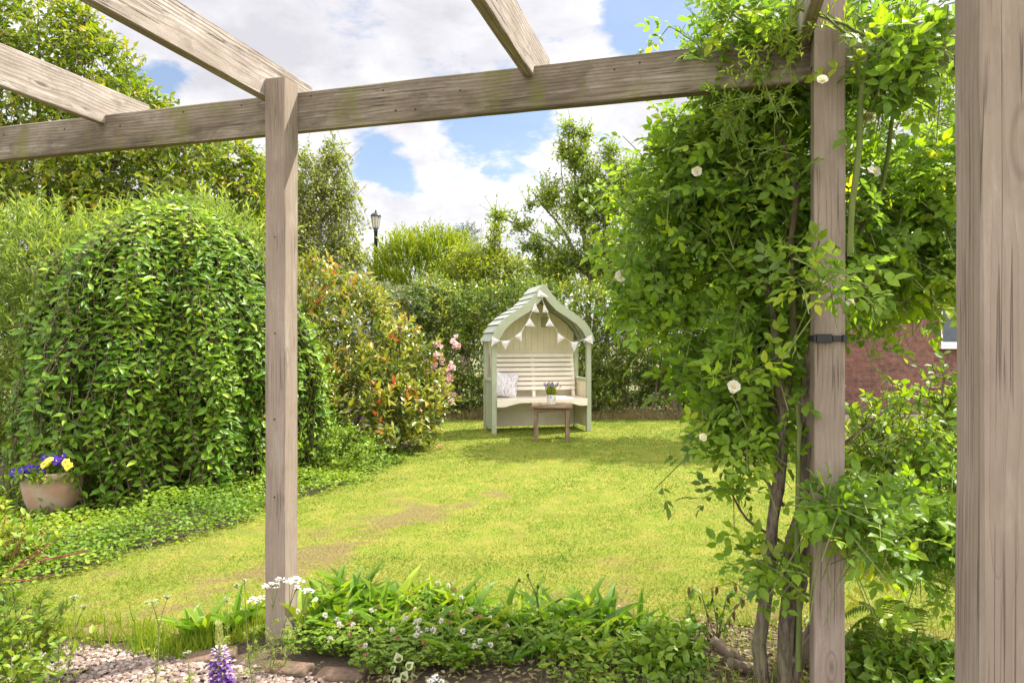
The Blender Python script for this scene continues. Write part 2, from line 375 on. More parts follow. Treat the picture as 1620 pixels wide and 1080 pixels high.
def wood_mat(name, light, dark, algae=0.3, ring=70.0, pale=(.46, .41, .34), con=1.0):
    m, t, out = new_mat(name)
    tc = t.node('ShaderNodeTexCoord'); oi = t.node('ShaderNodeObjectInfo')
    off = t.math('MULTIPLY', oi.outputs['Random'], 7.0)
    cmb = t.node('ShaderNodeCombineXYZ'); t.link(off, cmb.inputs[0])
    v = t.vmath('ADD', tc.outputs['Object'], cmb.outputs[0])
    # knots pull the grain round them
    vo = t.node('ShaderNodeTexVoronoi'); vo.inputs['Scale'].default_value = 1.0; vo.inputs['Randomness'].default_value = 1.0
    t.link(t.scale(v, (2.2, 7.0, 7.0)), vo.inputs['Vector']); kd = vo.outputs['Distance']
    pull = t.math('MULTIPLY', t.math('SUBTRACT', 1.0, t.ss(kd, .0, .38)), .010)
    warp = t.math('SUBTRACT', t.noise(t.scale(v, (1.3, 4, 4)), 1.0, 3), .5)
    sp = t.node('ShaderNodeSeparateXYZ'); t.link(v, sp.inputs[0])
    c2 = t.node('ShaderNodeCombineXYZ')
    t.link(t.math('ADD', t.math('MULTIPLY_ADD', warp, .060, .035), sp.outputs[1]), c2.inputs[1]); t.link(t.math('ADD', t.math('MULTIPLY_ADD', warp, .05, .06), sp.outputs[2]), c2.inputs[2])
    r = t.math('ADD', t.vmath('LENGTH', c2.outputs[0]), pull)
    jit = t.math('MULTIPLY', t.noise(t.scale(v, (5, 60, 60)), 1.0, 2), .006)
    ph = t.math('FRACT', t.math('MULTIPLY', t.math('ADD', r, jit), ring))
    rings = t.math('MULTIPLY', t.ss(ph, .35, .95), t.math('SUBTRACT', 1.0, t.ss(ph, .95, 1.0)))      # dark latewood lines
    fine = t.noise(t.scale(v, (7, 420, 420)), 1.0, 3, .7)
    fib = t.noise(t.scale(v, (2.2, 70, 70)), 1.0, 4, .6)
    broad = t.noise(t.scale(v, (2.4, 7, 7)), 1.0, 7, .68)
    stain = t.noise(t.scale(v, (5.5, 9, 9)), 1.0, 8, .72)
    col = t.mix(t.math('MULTIPLY', t.ss(broad, .34, .68), min(1.0, .45 + .6 * con)), light, dark)
    col = t.mix(t.math('MULTIPLY', t.ss(t.noise(t.scale(v, (3.1, 16, 16)), 1.0, 6, .7), .50, .68), .65), col, pale)
    col = t.mix(t.math('MULTIPLY', rings, .42 * con), col, tuple(c * .55 for c in dark))
    col = t.mix(t.math('MULTIPLY', t.ss(fib, .50, .70), .40 * con * con), col, tuple(c * .55 for c in dark))
    col = t.mix(t.math('MULTIPLY', t.ss(fine, .50, .72), .45 * con), col, tuple(c * .45 for c in dark))
    col = t.mix(t.math('MULTIPLY', t.ss(stain, .53, .66), .50 * con), col, tuple(c * .50 for c in dark))
    kn = t.math('SUBTRACT', 1.0, t.ss(kd, .035, .10))
    knr = t.math('MULTIPLY', t.math('SUBTRACT', 1.0, t.ss(t.math('ABSOLUTE', t.math('SUBTRACT', kd, .13)), .0, .025)), .4)
    col = t.mix(t.math('MULTIPLY', t.math('MAXIMUM', kn, knr), .75), col, tuple(c * .33 for c in dark))
    cr = t.noise(t.scale(v, (.9, 75, 75)), 1.0, 3, .45)
    crk = t.math('SUBTRACT', 1.0, t.ss(t.math('ABSOLUTE', t.math('SUBTRACT', cr, .5)), .0, .022))
    crm = t.math('MULTIPLY', crk, t.ss(t.noise(t.scale(v, (2.2, 6, 6)), 1.0, 3), .50, .60))
    col = t.mix(t.math('MULTIPLY', crm, min(.85, .25 + .75 * con)), col, (.03, .022, .016))
    if algae:
        al = t.math('MULTIPLY', t.ss(t.noise(t.scale(v, (3.0, 1.6, 1.6)), 1.0, 6, .68), .50, .66), algae)
        col = t.mix(al, col, (.16, .155, .045))
    p = t.node('ShaderNodeBsdfPrincipled'); t.link(col, p.inputs['Base Color']); p.inputs['Roughness'].default_value = .85
    p.inputs['Specular IOR Level'].default_value = .2
    b = t.node('ShaderNodeBump'); b.inputs['Strength'].default_value = .7; b.inputs['Distance'].default_value = .004
    h = t.math('ADD', t.math('MULTIPLY', fine, -.4), t.math('ADD', t.math('MULTIPLY', rings, .3), t.math('MULTIPLY', crm, -1.4)))
    t.link(t.math('ADD', h, t.math('MULTIPLY', kn, -.5)), b.inputs['Height']); t.link(b.outputs[0], p.inputs['Normal']); t.link(p.outputs[0], out.inputs[0])
    return m

def bark_mat(name, a, b, sc=14.0):
    m, t, out = new_mat(name)
    g = t.node('ShaderNodeNewGeometry'); v = g.outputs['Position']
    n = t.noise(t.scale(v, (sc, sc, sc * .22)), 1.0, 6, .65); n2 = t.noise(v, 6, 3)
    c = t.mix(t.ss(n, .35, .65), a, b); c = t.mix(t.math('MULTIPLY', t.ss(n2, .5, .7), .4), c, (.14, .15, .05))
    p = t.node('ShaderNodeBsdfPrincipled'); t.link(c, p.inputs['Base Color']); p.inputs['Roughness'].default_value = .85
    bm = t.node('ShaderNodeBump'); bm.inputs['Strength'].default_value = .8; bm.inputs['Distance'].default_value = .012
    t.link(n, bm.inputs['Height']); t.link(bm.outputs[0], p.inputs['Normal']); t.link(p.outputs[0], out.inputs[0]); return m

M = {}
M['post'] = wood_mat('weathered_post_wood', (.30, .238, .185), (.215, .165, .127), .12, pale=(.37, .31, .255), con=.28)
M['beam'] = wood_mat('weathered_beam_wood', (.27, .225, .165), (.145, .115, .08), .85, pale=(.36, .315, .25))
M['rafter'] = wood_mat('weathered_rafter_wood', (.42, .36, .305), (.27, .22, .18), .15, pale=(.56, .50, .445), con=.85)
M['bark'] = bark_mat('brown_bark', (.085, .058, .038), (.20, .15, .105))
M['bark_grey'] = bark_mat('grey_bark', (.10, .085, .065), (.24, .21, .17))
M['rose_bark'] = bark_mat('shaggy_rose_bark', (.06, .042, .03), (.23, .175, .13), 60)
M['birch_bark'] = bark_mat('pale_bark', (.18, .16, .13), (.5, .47, .42))
M['twig'] = bark_mat('twig_bark', (.075, .05, .03), (.16, .11, .07), 40)
M['red_twig'] = bark_mat('red_twig_bark', (.20, .06, .035), (.3, .11, .06), 40)
M['green_stem'] = bark_mat('green_stem', (.11, .15, .03), (.17, .2, .05), 40)
M['black_metal'] = plain_mat('black_paint_metal', (.012, .013, .015), .35, .1)
M['strap'] = plain_mat('black_webbing', (.010, .010, .011), .55, .1)
M['nail'] = plain_mat('rusty_nail', (.02, .014, .01), .7)
# leaves
M['weep'] = leaf_mat('weeping_leaf', [(0, (.050, .118, .02)), (.55, (.105, .20, .032)), (.85, (.165, .265, .042)), (1, (.24, .32, .06))], .34, .40, spec=.3, back=(.15, .20, .07))
M['willow'] = leaf_mat('lance_leaf', [(0, (.07, .13, .022)), (.5, (.15, .235, .035)), (1, (.30, .36, .09))], .42, .33, back=(.2, .26, .12))
M['cherry'] = leaf_mat('cherry_leaf', [(0, (.055, .105, .018)), (.5, (.12, .175, .025)), (.85, (.2, .22, .03)), (1, (.26, .2, .05))], .5)
M['birch'] = leaf_mat('birch_leaf', [(0, (.095, .145, .055)), (.6, (.17, .22, .085)), (1, (.26, .30, .12))], .4)
M['photinia'] = leaf_mat('photinia_leaf', [(0, (.05, .095, .022)), (.4, (.115, .16, .035)), (.72, (.21, .225, .06)), (.86, (.26, .215, .08)), (.94, (.27, .13, .06)), (1, (.30, .065, .045))], .32, .3, spec=.55)
M['silver'] = leaf_mat('silver_leaf', [(0, (.10, .15, .06)), (.5, (.21, .26, .12)), (1, (.40, .43, .25))], .3, .4)
M['laurel'] = leaf_mat('hedge_leaf', [(0, (.045, .10, .018)), (.5, (.10, .17, .035)), (.85, (.19, .24, .05)), (1, (.32, .33, .09))], .35, .33, spec=.5)
M['gold'] = leaf_mat('golden_conifer', [(0, (.07, .13, .015)), (.5, (.14, .20, .02)), (1, (.24, .27, .035))], .4)
M['lime'] = leaf_mat('lime_leaf', [(0, (.09, .145, .02)), (.5, (.155, .215, .028)), (1, (.25, .28, .045))], .48)
M['hawthorn'] = leaf_mat('hawthorn_leaf', [(0, (.08, .15, .025)), (.5, (.14, .225, .035)), (1, (.24, .30, .06))], .5)
M['pine'] = leaf_mat('pine_needle', [(0, (.02, .05, .03)), (1, (.05, .085, .05))], .2)
M['rose'] = leaf_mat('rose_leaf', [(0, (.065, .13, .032)), (.5, (.115, .21, .048)), (.85, (.19, .28, .055)), (1, (.29, .33, .065))], .56, .40, tint=(1.75, 1.7, .4), spec=.3, back=(.11, .18, .09))
M['rosenew'] = leaf_mat('rose_new_growth', [(0, (.08, .15, .04)), (1, (.17, .23, .07))], .5, .45)
M['ash'] = leaf_mat('ash_leaf', [(0, (.06, .12, .02)), (.5, (.11, .19, .03)), (1, (.2, .27, .04))], .55, tint=(1.5, 1.5, .4))
M['shrub'] = leaf_mat('shrub_leaf', [(0, (.05, .10, .02)), (.5, (.09, .16, .03)), (1, (.16, .23, .04))], .5, tint=(1.5, 1.5, .4))
M['cover'] = leaf_mat('ground_cover_leaf', [(0, (.055, .12, .025)), (.5, (.11, .19, .035)), (1, (.2, .27, .06))], .4)
M['dock'] = leaf_mat('dock_leaf', [(0, (.045, .11, .03)), (.5, (.085, .17, .035)), (1, (.17, .24, .045))], .40, .38)
M['weed'] = leaf_mat('weed_leaf', [(0, (.05, .11, .025)), (.5, (.095, .17, .035)), (1, (.17, .23, .05))], .4)
M['variegated'] = leaf_mat('variegated_leaf', [(0, (.14, .2, .09)), (.5, (.3, .36, .2)), (1, (.55, .56, .4))], .35)
M['yarrow'] = leaf_mat('yarrow_green', [(0, (.11, .16, .05)), (1, (.2, .25, .1))], .35)
M['fern'] = leaf_mat('fern_green', [(0, (.07, .13, .025)), (1, (.15, .22, .04))], .45)
M['grass'] = leaf_mat('grass_blade', [(0, (.080, .165, .017)), (.3, (.148, .242, .024)), (.58, (.255, .295, .045)), (.8, (.33, .28, .09)), (1, (.25, .18, .09))], .40, .5, tint=(1.1, 1.1, .6), spec=.2, var=.22, vs=1.1)
M['tuft'] = leaf_mat('long_grass_blade', [(0, (.09, .16, .025)), (.6, (.16, .23, .04)), (1, (.3, .3, .1))], .45, .45)
M['straw'] = leaf_mat('dry_grass_blade', [(0, (.16, .12, .05)), (.5, (.28, .21, .1)), (.8, (.2, .2, .07)), (1, (.38, .30, .16))], .3, .6)
M['dead'] = leaf_mat('dead_leaf', [(0, (.07, .035, .02)), (1, (.2, .11, .06))], .25, .7)
M['white_petal'] = leaf_mat('white_petal', [(0, (.72, .70, .66)), (1, (.82, .80, .77))], .3, .5, tint=(1, 1, .95), var=.05)
M['cream_petal'] = leaf_mat('cream_petal', [(0, (.66, .62, .48)), (1, (.8, .77, .66))], .35, .5, tint=(1, 1, .9), var=.05)
M['pink_petal'] = leaf_mat('pink_petal', [(0, (.62, .25, .27)), (.6, (.72, .42, .42)), (1, (.78, .62, .58))], .3, .5, tint=(1, .9, .9), var=.08)
M['purple_petal'] = leaf_mat('purple_petal', [(0, (.035, .012, .20)), (1, (.085, .03, .38))], .25, .45, tint=(1, .8, 1.2), var=.1)
M['yellow_petal'] = leaf_mat('yellow_petal', [(0, (.78, .60, .03)), (1, (.85, .74, .10))], .3, .5, tint=(1, 1, .6), var=.05)
M['lupin'] = leaf_mat('lupin_petal', [(0, (.12, .04, .24)), (.45, (.24, .11, .37)), (.55, (.6, .5, .55)), (.8, (.72, .62, .42)), (.9, (.45, .5, .16)), (1, (.42, .46, .12))], .3, .5, tint=(1, 1, 1), var=.08)
M['lavender'] = leaf_mat('lavender_petal', [(0, (.13, .07, .26)), (1, (.26, .17, .42))], .25, .6, tint=(1, .9, 1.1))
M['clover_head'] = leaf_mat('clover_flower', [(0, (.26, .12, .05)), (.35, (.36, .20, .10)), (.45, (.55, .48, .38)), (1, (.74, .70, .64))], .25, .6, tint=(1, .95, .9), var=.06)

# ------------------------------------------------------------------ the ground
LEFT = [(-2.90, 2.0), (-2.85, 3.3), (-2.74, 3.66), (-2.50, 4.13), (-2.17, 4.6), (-1.98, 5.5), (-1.75, 5.9), (-1.50, 6.6), (-1.35, 7.3), (-1.22, 8.9), (-1.2, 10.2), (-1.2, 12.2)]
def left_edge(y): return np.interp(y, [p[1] for p in LEFT], [p[0] for p in LEFT]) + .05 * np.sin(y * 5.3) + .03 * np.sin(y * 13)
def front_edge(x): return np.interp(x, [-4, -2.6, -1.5, -.9, -.3, .5, 1.2, 2.0, 5], [3.2, 3.02, 2.98, 3.32, 3.42, 3.30, 3.15, 3.0, 2.6]) + .05 * np.sin(x * 6.1) + .03 * np.sin(x * 15)
BACK = 11.55
def dryness(x, y):
    x = np.asarray(x, float); y = np.asarray(y, float); P = np.stack([x, y, 0 * x], 1)
    a = A_([-1.45, 3.55]); b = A_([.35, 6.9]); u = (b - a) / np.linalg.norm(b - a); L = np.linalg.norm(b - a)
    q = np.stack([x, y], 1) - a; al = q @ u; ac = q @ A_([-u[1], u[0]])
    S = np.stack([al * .35, ac, 0 * x], 1)                         # stretched along the mower's track
    n = .5 + .45 * np.clip((4.6 - y) / 1.2, 0, 1) + .30 * vnoise(P, 1.9, 3) + .16 * vnoise(P, 7.0, 4)
    scruff = np.clip(.65 + .45 * vnoise(S, 11.0, 9) + .35 * vnoise(P, 23, 19) + .3 * vnoise(P, 47, 20), 0, 1.2)
    fade = np.clip((al + .5) / .6, 0, 1) * np.clip((L + .3 - al) / 2.2, 0, 1)
    spots = np.clip(-.1 + .7 * vnoise(P, 17, 61) + .6 * vnoise(P, 41, 62), 0, 1)
    s1 = (.62 * np.exp(-((ac - .12 + .04 * np.sin(al * 3)) / .34) ** 2) + .75 * spots * np.exp(-((ac + .05 + .04 * np.sin(al * 3)) / .10) ** 2)) * fade
    s2 = np.exp(-((ac + .62) / .15) ** 2) * fade * .30 * (al > .3)
    s3 = np.exp(-((ac - .7) / .3) ** 2) * fade * .2
    edge = np.exp(-((y - front_edge(x)) / .22) ** 2) * .5 * np.clip(.6 + .5 * vnoise(P, 14, 51), 0, 1)
    stripe = .06 * np.sin((ac + .1) * 2 * math.pi / .9)
    patch = stripe + .20 * np.clip(vnoise(S, 5.0, 41) - .1, 0, 1) + .20 * np.clip(vnoise(P, 13, 42), 0, 1) + .16 * np.clip(vnoise(P, 31, 43), 0, 1)
    return np.clip(.20 * n + patch + .92 * (s1 + s2 + s3) * scruff + edge, 0, 1)

def ground_mat():
    m, t, out = new_mat('meadow_ground'); g = t.node('ShaderNodeNewGeometry'); v = g.outputs['Position']
    c = t.mix(t.noise(v, 3, 5), (.07, .10, .02), (.16, .13, .05))
    p = t.node('ShaderNodeBsdfPrincipled'); t.link(c, p.inputs['Base Color']); p.inputs['Roughness'].default_value = .95; t.link(p.outputs[0], out.inputs[0]); return m
def lawn_mat():
    m, t, out = new_mat('lawn_soil'); g = t.node('ShaderNodeNewGeometry'); v = g.outputs['Position']
    a = t.node('ShaderNodeAttribute', attribute_name='dry')
    n = t.noise(v, 60, 6, .7); n2 = t.noise(v, 5, 4)
    c = t.mix(t.ss(n, .3, .7), (.10, .145, .016), (.21, .235, .03)); c = t.mix(t.ss(n2, .35, .7), c, (.23, .215, .04))
    c = t.mix(t.math('MULTIPLY', t.ss(t.math('ADD', a.outputs['Fac'], t.math('MULTIPLY', t.math('SUBTRACT', t.noise(v, 24, 5, .7), .5), .9)), .35, .95), .8), c, t.mix(t.ss(n, .3, .7), (.07, .045, .022), (.24, .175, .085)))
    p = t.node('ShaderNodeBsdfPrincipled'); t.link(c, p.inputs['Base Color']); p.inputs['Roughness'].default_value = .95; p.inputs['Specular IOR Level'].default_value = .1
    b = t.node('ShaderNodeBump'); b.inputs['Strength'].default_value = .8; b.inputs['Distance'].default_value = .02
    t.link(n, b.inputs['Height']); t.link(b.outputs[0], p.inputs['Normal']); t.link(p.outputs[0], out.inputs[0]); return m
def soil_mat():
    m, t, out = new_mat('bed_soil'); g = t.node('ShaderNodeNewGeometry'); v = g.outputs['Position']
    n = t.noise(v, 45, 6, .7); c = t.mix(n, (.05, .034, .022), (.17, .12, .075))
    p = t.node('ShaderNodeBsdfPrincipled'); t.link(c, p.inputs['Base Color']); p.inputs['Roughness'].default_value = .95
    b = t.node('ShaderNodeBump'); b.inputs['Strength'].default_value = 1; b.inputs['Distance'].default_value = .03
    t.link(n, b.inputs['Height']); t.link(b.outputs[0], p.inputs['Normal']); t.link(p.outputs[0], out.inputs[0]); return m

g = Geo(); S = 400
g.add([[-S, -S, -.012], [S, -S, -.012], [S, S, -.012], [-S, S, -.012]], [[[0, 1, 2, 3]]])
set_props(g.build('ground', ground_mat(), smooth=False), kind='structure')
# soil under beds (near pergola and left border)
g = Geo(); g.add([[-9, -1, -.006], [9, -1, -.006], [9, 13, -.006], [-9, 13, -.006]], [[[0, 1, 2, 3]]])
set_props(g.build('flower_bed', soil_mat(), smooth=False), kind='structure')
# lawn sheet
def build_lawn():
    nx, ny = 420, 330
    V = []
    vv = np.linspace(0, 1, ny) ** 1.5; uu = np.linspace(0, 1, nx)
    right = 9.0
    for v in vv:
        y0 = 2.4 + v * (BACK - 2.4)
        xl = left_edge(np.array([y0]))[0]
        x = xl + uu * (right - xl)
        y = np.maximum(y0, front_edge(x))
        V.append(np.stack([x, y, np.zeros(nx)], 1))
    V = np.stack(V).reshape(-1, 3)
    i = np.arange(ny - 1)[:, None] * nx; j = np.arange(nx - 1)[None]
    f = np.stack([i + j, i + j + 1, i + nx + j + 1, i + nx + j], -1).reshape(-1, 4)
    # drop faces collapsed on the front edge
    ar = V[f]; ok = np.linalg.norm(np.cross(ar[:, 1] - ar[:, 0], ar[:, 3] - ar[:, 0]), axis=1) > 1e-7
    g = Geo(); g.add(V, [f[ok]])
    o = g.build('lawn', lawn_mat(), smooth=True)
    at_ = o.data.attributes.new('dry', 'FLOAT', 'POINT'); at_.data.foreach_set('value', dryness(V[:, 0], V[:, 1]).astype(np.float32))
    set_props(o, kind='structure')
build_lawn()

def grass_blades():
    r = RNG(11); g = Geo()
    bands = [(2.6, 4.2, 9000, .0036, .021, TB2), (4.2, 6.0, 6500, .0044, .020, TB), (6.0, 8.5, 3800, .0065, .021, TB), (8.5, 11.6, 2000, .010, .024, TB)]
    for (y0, y1, dens, w, h, tm) in bands:
        xm = y1 * .78 + .4; n = int(2 * xm * (y1 - y0) * dens)
        x = (r.random(n) * 2 - 1) * xm; y = y0 + r.random(n) * (y1 - y0)
        ok = (np.abs(x) < y * .78 + .4) & (x > left_edge(y)) & (y > front_edge(x)) & (y < BACK) & (x < 9)
        x, y = x[ok], y[ok]; dr = dryness(x, y); keep = r.random(len(x)) > .35 * np.clip((dr - .5) * 1.6, 0, 1)
        x, y, dr = x[keep], y[keep], dr[keep]; n = len(x)
        cl = vnoise(np.stack([x, y, 0 * x], 1), 9.0, 21)
        a = r.random(n) * 6.28; lean = .5 + 2.4 * r.random(n)
        D = np.stack([np.cos(a) * lean, np.sin(a) * lean, np.ones(n)], 1)
        N = np.stack([np.cos(a), np.sin(a), np.full(n, .3)], 1) + r.normal(size=(n, 3)) * .3
        hh = h * (.6 + .8 * r.random(n)) * (1 + .25 * cl) * (1 - .45 * np.clip(dr, 0, 1))
        g.leaves(np.stack([x, y, np.full(n, -.002)], 1), D, N, hh, w * (.7 + .6 * r.random(n)), tm, np.clip(.12 + dr * .85 + r.normal(size=n) * .17, 0, 1))
    o = g.build('grass', M['grass'], smooth=False); set_props(o, 'short mown yellow green grass covering the lawn', 'grass', kind='stuff')
grass_blades()

# ------------------------------------------------------------------ pergola
PL = A_([-1.026, 3.042, 0]); PR = A_([1.1205, 2.428, 0])
Uv = nrm(PR - PL); Vv = A_([-Uv[1], Uv[0], 0]); LEN = np.linalg.norm(PR - PL)
def timber(name, A, B, w, h, mat, parent, side=None, seed=0, seg=14):
    """a sawn timber from A to B; w across (along side), h in the remaining direction; local X runs along the grain"""
    A = A_(A); B = A_(B); X = nrm(B - A); Ld = np.linalg.norm(B - A); Yd = nrm(side - X * (side @ X)); Z = np.cross(X, Yd)
    r = RNG(seed); g = Geo(); c = .0035
    pr = A_([[-w / 2 + c, -h / 2], [w / 2 - c, -h / 2], [w / 2, -h / 2 + c], [w / 2, h / 2 - c], [w / 2 - c, h / 2], [-w / 2 + c, h / 2], [-w / 2, h / 2 - c], [-w / 2, -h / 2 + c]])
    xs = np.linspace(0, Ld, seg * 2 + 1); n = len(xs)
    wob = np.cumsum(r.normal(size=(n, 8, 2)) * .0006, 0); wob -= wob.mean(0)
    wob = np.clip(wob, -.002, .002)
    V = np.zeros((n, 8, 3)); V[..., 0] = xs[:, None]; V[..., 1:] = pr[None] + wob
    i = np.arange(n - 1)[:, None] * 8; j = np.arange(8)[None]; j2 = (j + 1) % 8
    f = np.stack([i + j, i + j2, i + 8 + j2, i + 8 + j], -1).reshape(-1, 4)
    g.add(V, [f]); g.add(V[0], [np.arange(8)[None, ::-1]]); g.add(V[-1], [np.arange(8)[None]])
    o = g.build(name, mat, parent, smooth=False)
    off = A - world_off(parent)
    o.matrix_local = Matrix(((X[0], Yd[0], Z[0], off[0]), (X[1], Yd[1], Z[1], off[1]), (X[2], Yd[2], Z[2], off[2]), (0, 0, 0, 1)))
    return o
pergola = thing('pergola', 'weathered wooden garden pergola with square posts, long beam and rafters overhead', 'pergola', PL)
DEP = 1.568
for i, (p, top) in enumerate(((PL, 2.475), (PR, 2.62), (PR - Vv * DEP - Uv * .016, 2.475), (PL - Vv * DEP, 2.475))):
    timber('post', p - UP * .02, p + UP * top, .1, .1, M['post'], pergola, Uv, seed=i + 3)
bz, bh = 2.355, .172
b0 = PL + Vv * .0735 - Uv * 2.6 + UP * bz; b1 = PL + Vv * .0735 + Uv * 4.2 + UP * bz
beamo = timber('beam', b0, b1, .045, bh, M['beam'], pergola, Vv, seed=21, seg=30)
timber('beam', PL - Vv * (DEP + .0735) - Uv * 2.6 + UP * bz, PL - Vv * (DEP + .0735) + Uv * 4.2 + UP * bz, .045, bh, M['beam'], pergola, Vv, seed=22, seg=30)
for i, s in enumerate((-1.039 - .0225, -.0515 - .0225, 1.146 - .0225, LEN - .0515 - .0225, LEN + 1.15)):
    q = PL + Uv * s
    timber('rafter', q + Vv * .33 + UP * 2.489, q - Vv * (DEP + .4) + UP * 2.489, .045, .178, M['rafter'], pergola, Uv, seed=31 + i)
# nails seen on beam and post
def nails():
    pts = [(6, 213), (102, 204), (190, 199), (290, 177), (382, 167), (492, 152), (606, 143), (626, 175), (657, 173), (728, 143), (1012, 99), (972, 110)]
    org = PL + Vv * .05
    for (px, py) in pts:
        d = A_([(px - CX) / F, 1.0, (CY - py) / F]); k = (org @ Vv) / (d @ Vv); p = d * k
        g = Geo(); c = p + A_([0, 0, EYE]); g.tube([c + Vv * .006, c - Vv * .0012], [.0045, .004], 8)
        g.build('nail', M['nail'], pergola, world=True)
    orgp = PL - Vv * .05
    for (px, py) in ((435, 375), (435, 527), (434, 663), (434, 786)):
        d = A_([(px - CX) / F, 1.0, (CY - py) / F]); k = (orgp @ Vv) / (d @ Vv); c = d * k + A_([0, 0, EYE])
        g = Geo(); g.tube([c + Vv * .006, c - Vv * .0012], [.0042, .004], 8); g.build('nail', M['nail'], pergola, world=True)
nails()

# strap on the right post
def strap_on_post():
    zc = EYE + (CY - 535) / F * 2.38
    t = thing('strap', 'black webbing strap with plastic buckle fastened round the pergola post', 'strap', PR + UP * zc)
    g = Geo(); h, a, b = .020, .0525, .0555
    ring = lambda q: [A_(Uv) * sx * q + A_(Vv) * sy * q for sx, sy in ((-1, -1), (1, -1), (1, 1), (-1, 1))]
    V = [v + UP * z for z in (-h / 2, h / 2) for q in (a, b) for v in ring(q)]
    f = []
    for k in range(4):
        k2 = (k + 1) % 4
        f += [[4 + k, 4 + k2, 12 + k2, 12 + k], [k2, k, 8 + k, 8 + k2], [8 + k, 12 + k, 12 + k2, 8 + k2], [k, k2, 4 + k2, 4 + k]]
    g.add(V, [f]); g.build('webbing', M['strap'], t, smooth=False)
    R = np.stack([Uv, Vv, UP], 1); g = Geo()
    g.box(-Uv * .018 - Vv * .060, (.050, .010, .030), R); g.box(Uv * .022 - Vv * .0595, (.026, .008, .020), R); g.box(-Uv * .049 - Vv * .059, (.006, .010, .030), R)
    g.box(Uv * .047 - Vv * .0585, (.012, .007, .026), R)
    g.build('buckle', M['black_metal'], t, smooth=False, bevel=.0015)
strap_on_post()

# ------------------------------------------------------------------ plants: generic shrub / tree builders
def foliage(clumps, ntw, k, tl, ll, lw, mat, seed, parent, name='crown', tm=T2, droop=.2, upbias=.35, outb=.7, rb=.45, spread=1.0, fwd=.6, depth=.4, noise=0.0, ns=4.0, flat=False, stem=None, tip=0.0, rbase=(.45, .25), zmin=.03, nout=.5, back=.55, updir=.15, sr=.004, power=1.6, extra=None, nup=.8):
    r = RNG(seed); P, N = blob_points(clumps, ntw, r, depth, noise, ns, zmin, back, seed, power)
    D = nrm(N * outb + UP * upbias + r.normal(size=P.shape) * rb)
    Ls = tl * (.55 + .9 * r.random(len(P)))
    if extra: # long wild shoots
        far = r.random(len(P)) < extra[0]; Ls = np.where(far, Ls * extra[1], Ls)
    P0 = P - D * Ls[:, None] * .5
    a, d, n, tid, t, segs = twigs(P0, D, Ls, k, r, droop, spread, fwd, flat, updir, nup=nup, outw=N * nout)
    ok = a[:, 2] > zmin; a, d, n, tid, t = a[ok], d[ok], n[ok], tid[ok], t[ok]
    tw = r.normal(size=len(P)) * rbase[1] * .5
    rnd = np.clip(rbase[0] + tw[tid] + r.normal(size=len(a)) * rbase[1] * .6 + tip * (t - .5), 0, 1)
    g = Geo(); sz = (.7 + .5 * r.random(len(a)))
    g.leaves(a, d, n, ll * sz, lw * sz, tm, rnd, 0)
    mats = [mat]
    if stem is not None:
        for (qa, qb) in segs: g.sticks(qa, qb, sr, sr * .6, 1)
        mats = [mat, stem]
    return g.build(name, mats, parent, smooth=False, world=True)

def limbs(parent, paths, mat, name='trunk', seed=0, seg=7):
    g = Geo()
    for i, (pts, r0, r1) in enumerate(paths):
        pts = np.asarray(pts, float); n = 9
        t = np.linspace(0, 1, len(pts)); tt = np.linspace(0, 1, n)
        q = np.stack([np.interp(tt, t, pts[:, k]) for k in range(3)], 1)
        q[1:-1] += RNG(seed + i).normal(size=(n - 2, 3)) * r0 * .3
        g.tube(q, np.linspace(r0, r1, n), seg, bump=.10, seed=seed + i)
    return g.build(name, mat, parent, world=True)

def px_clump(px, py, d, rx, ry, rz): return tuple(at(px, py, d)) + (rx, ry, rz)

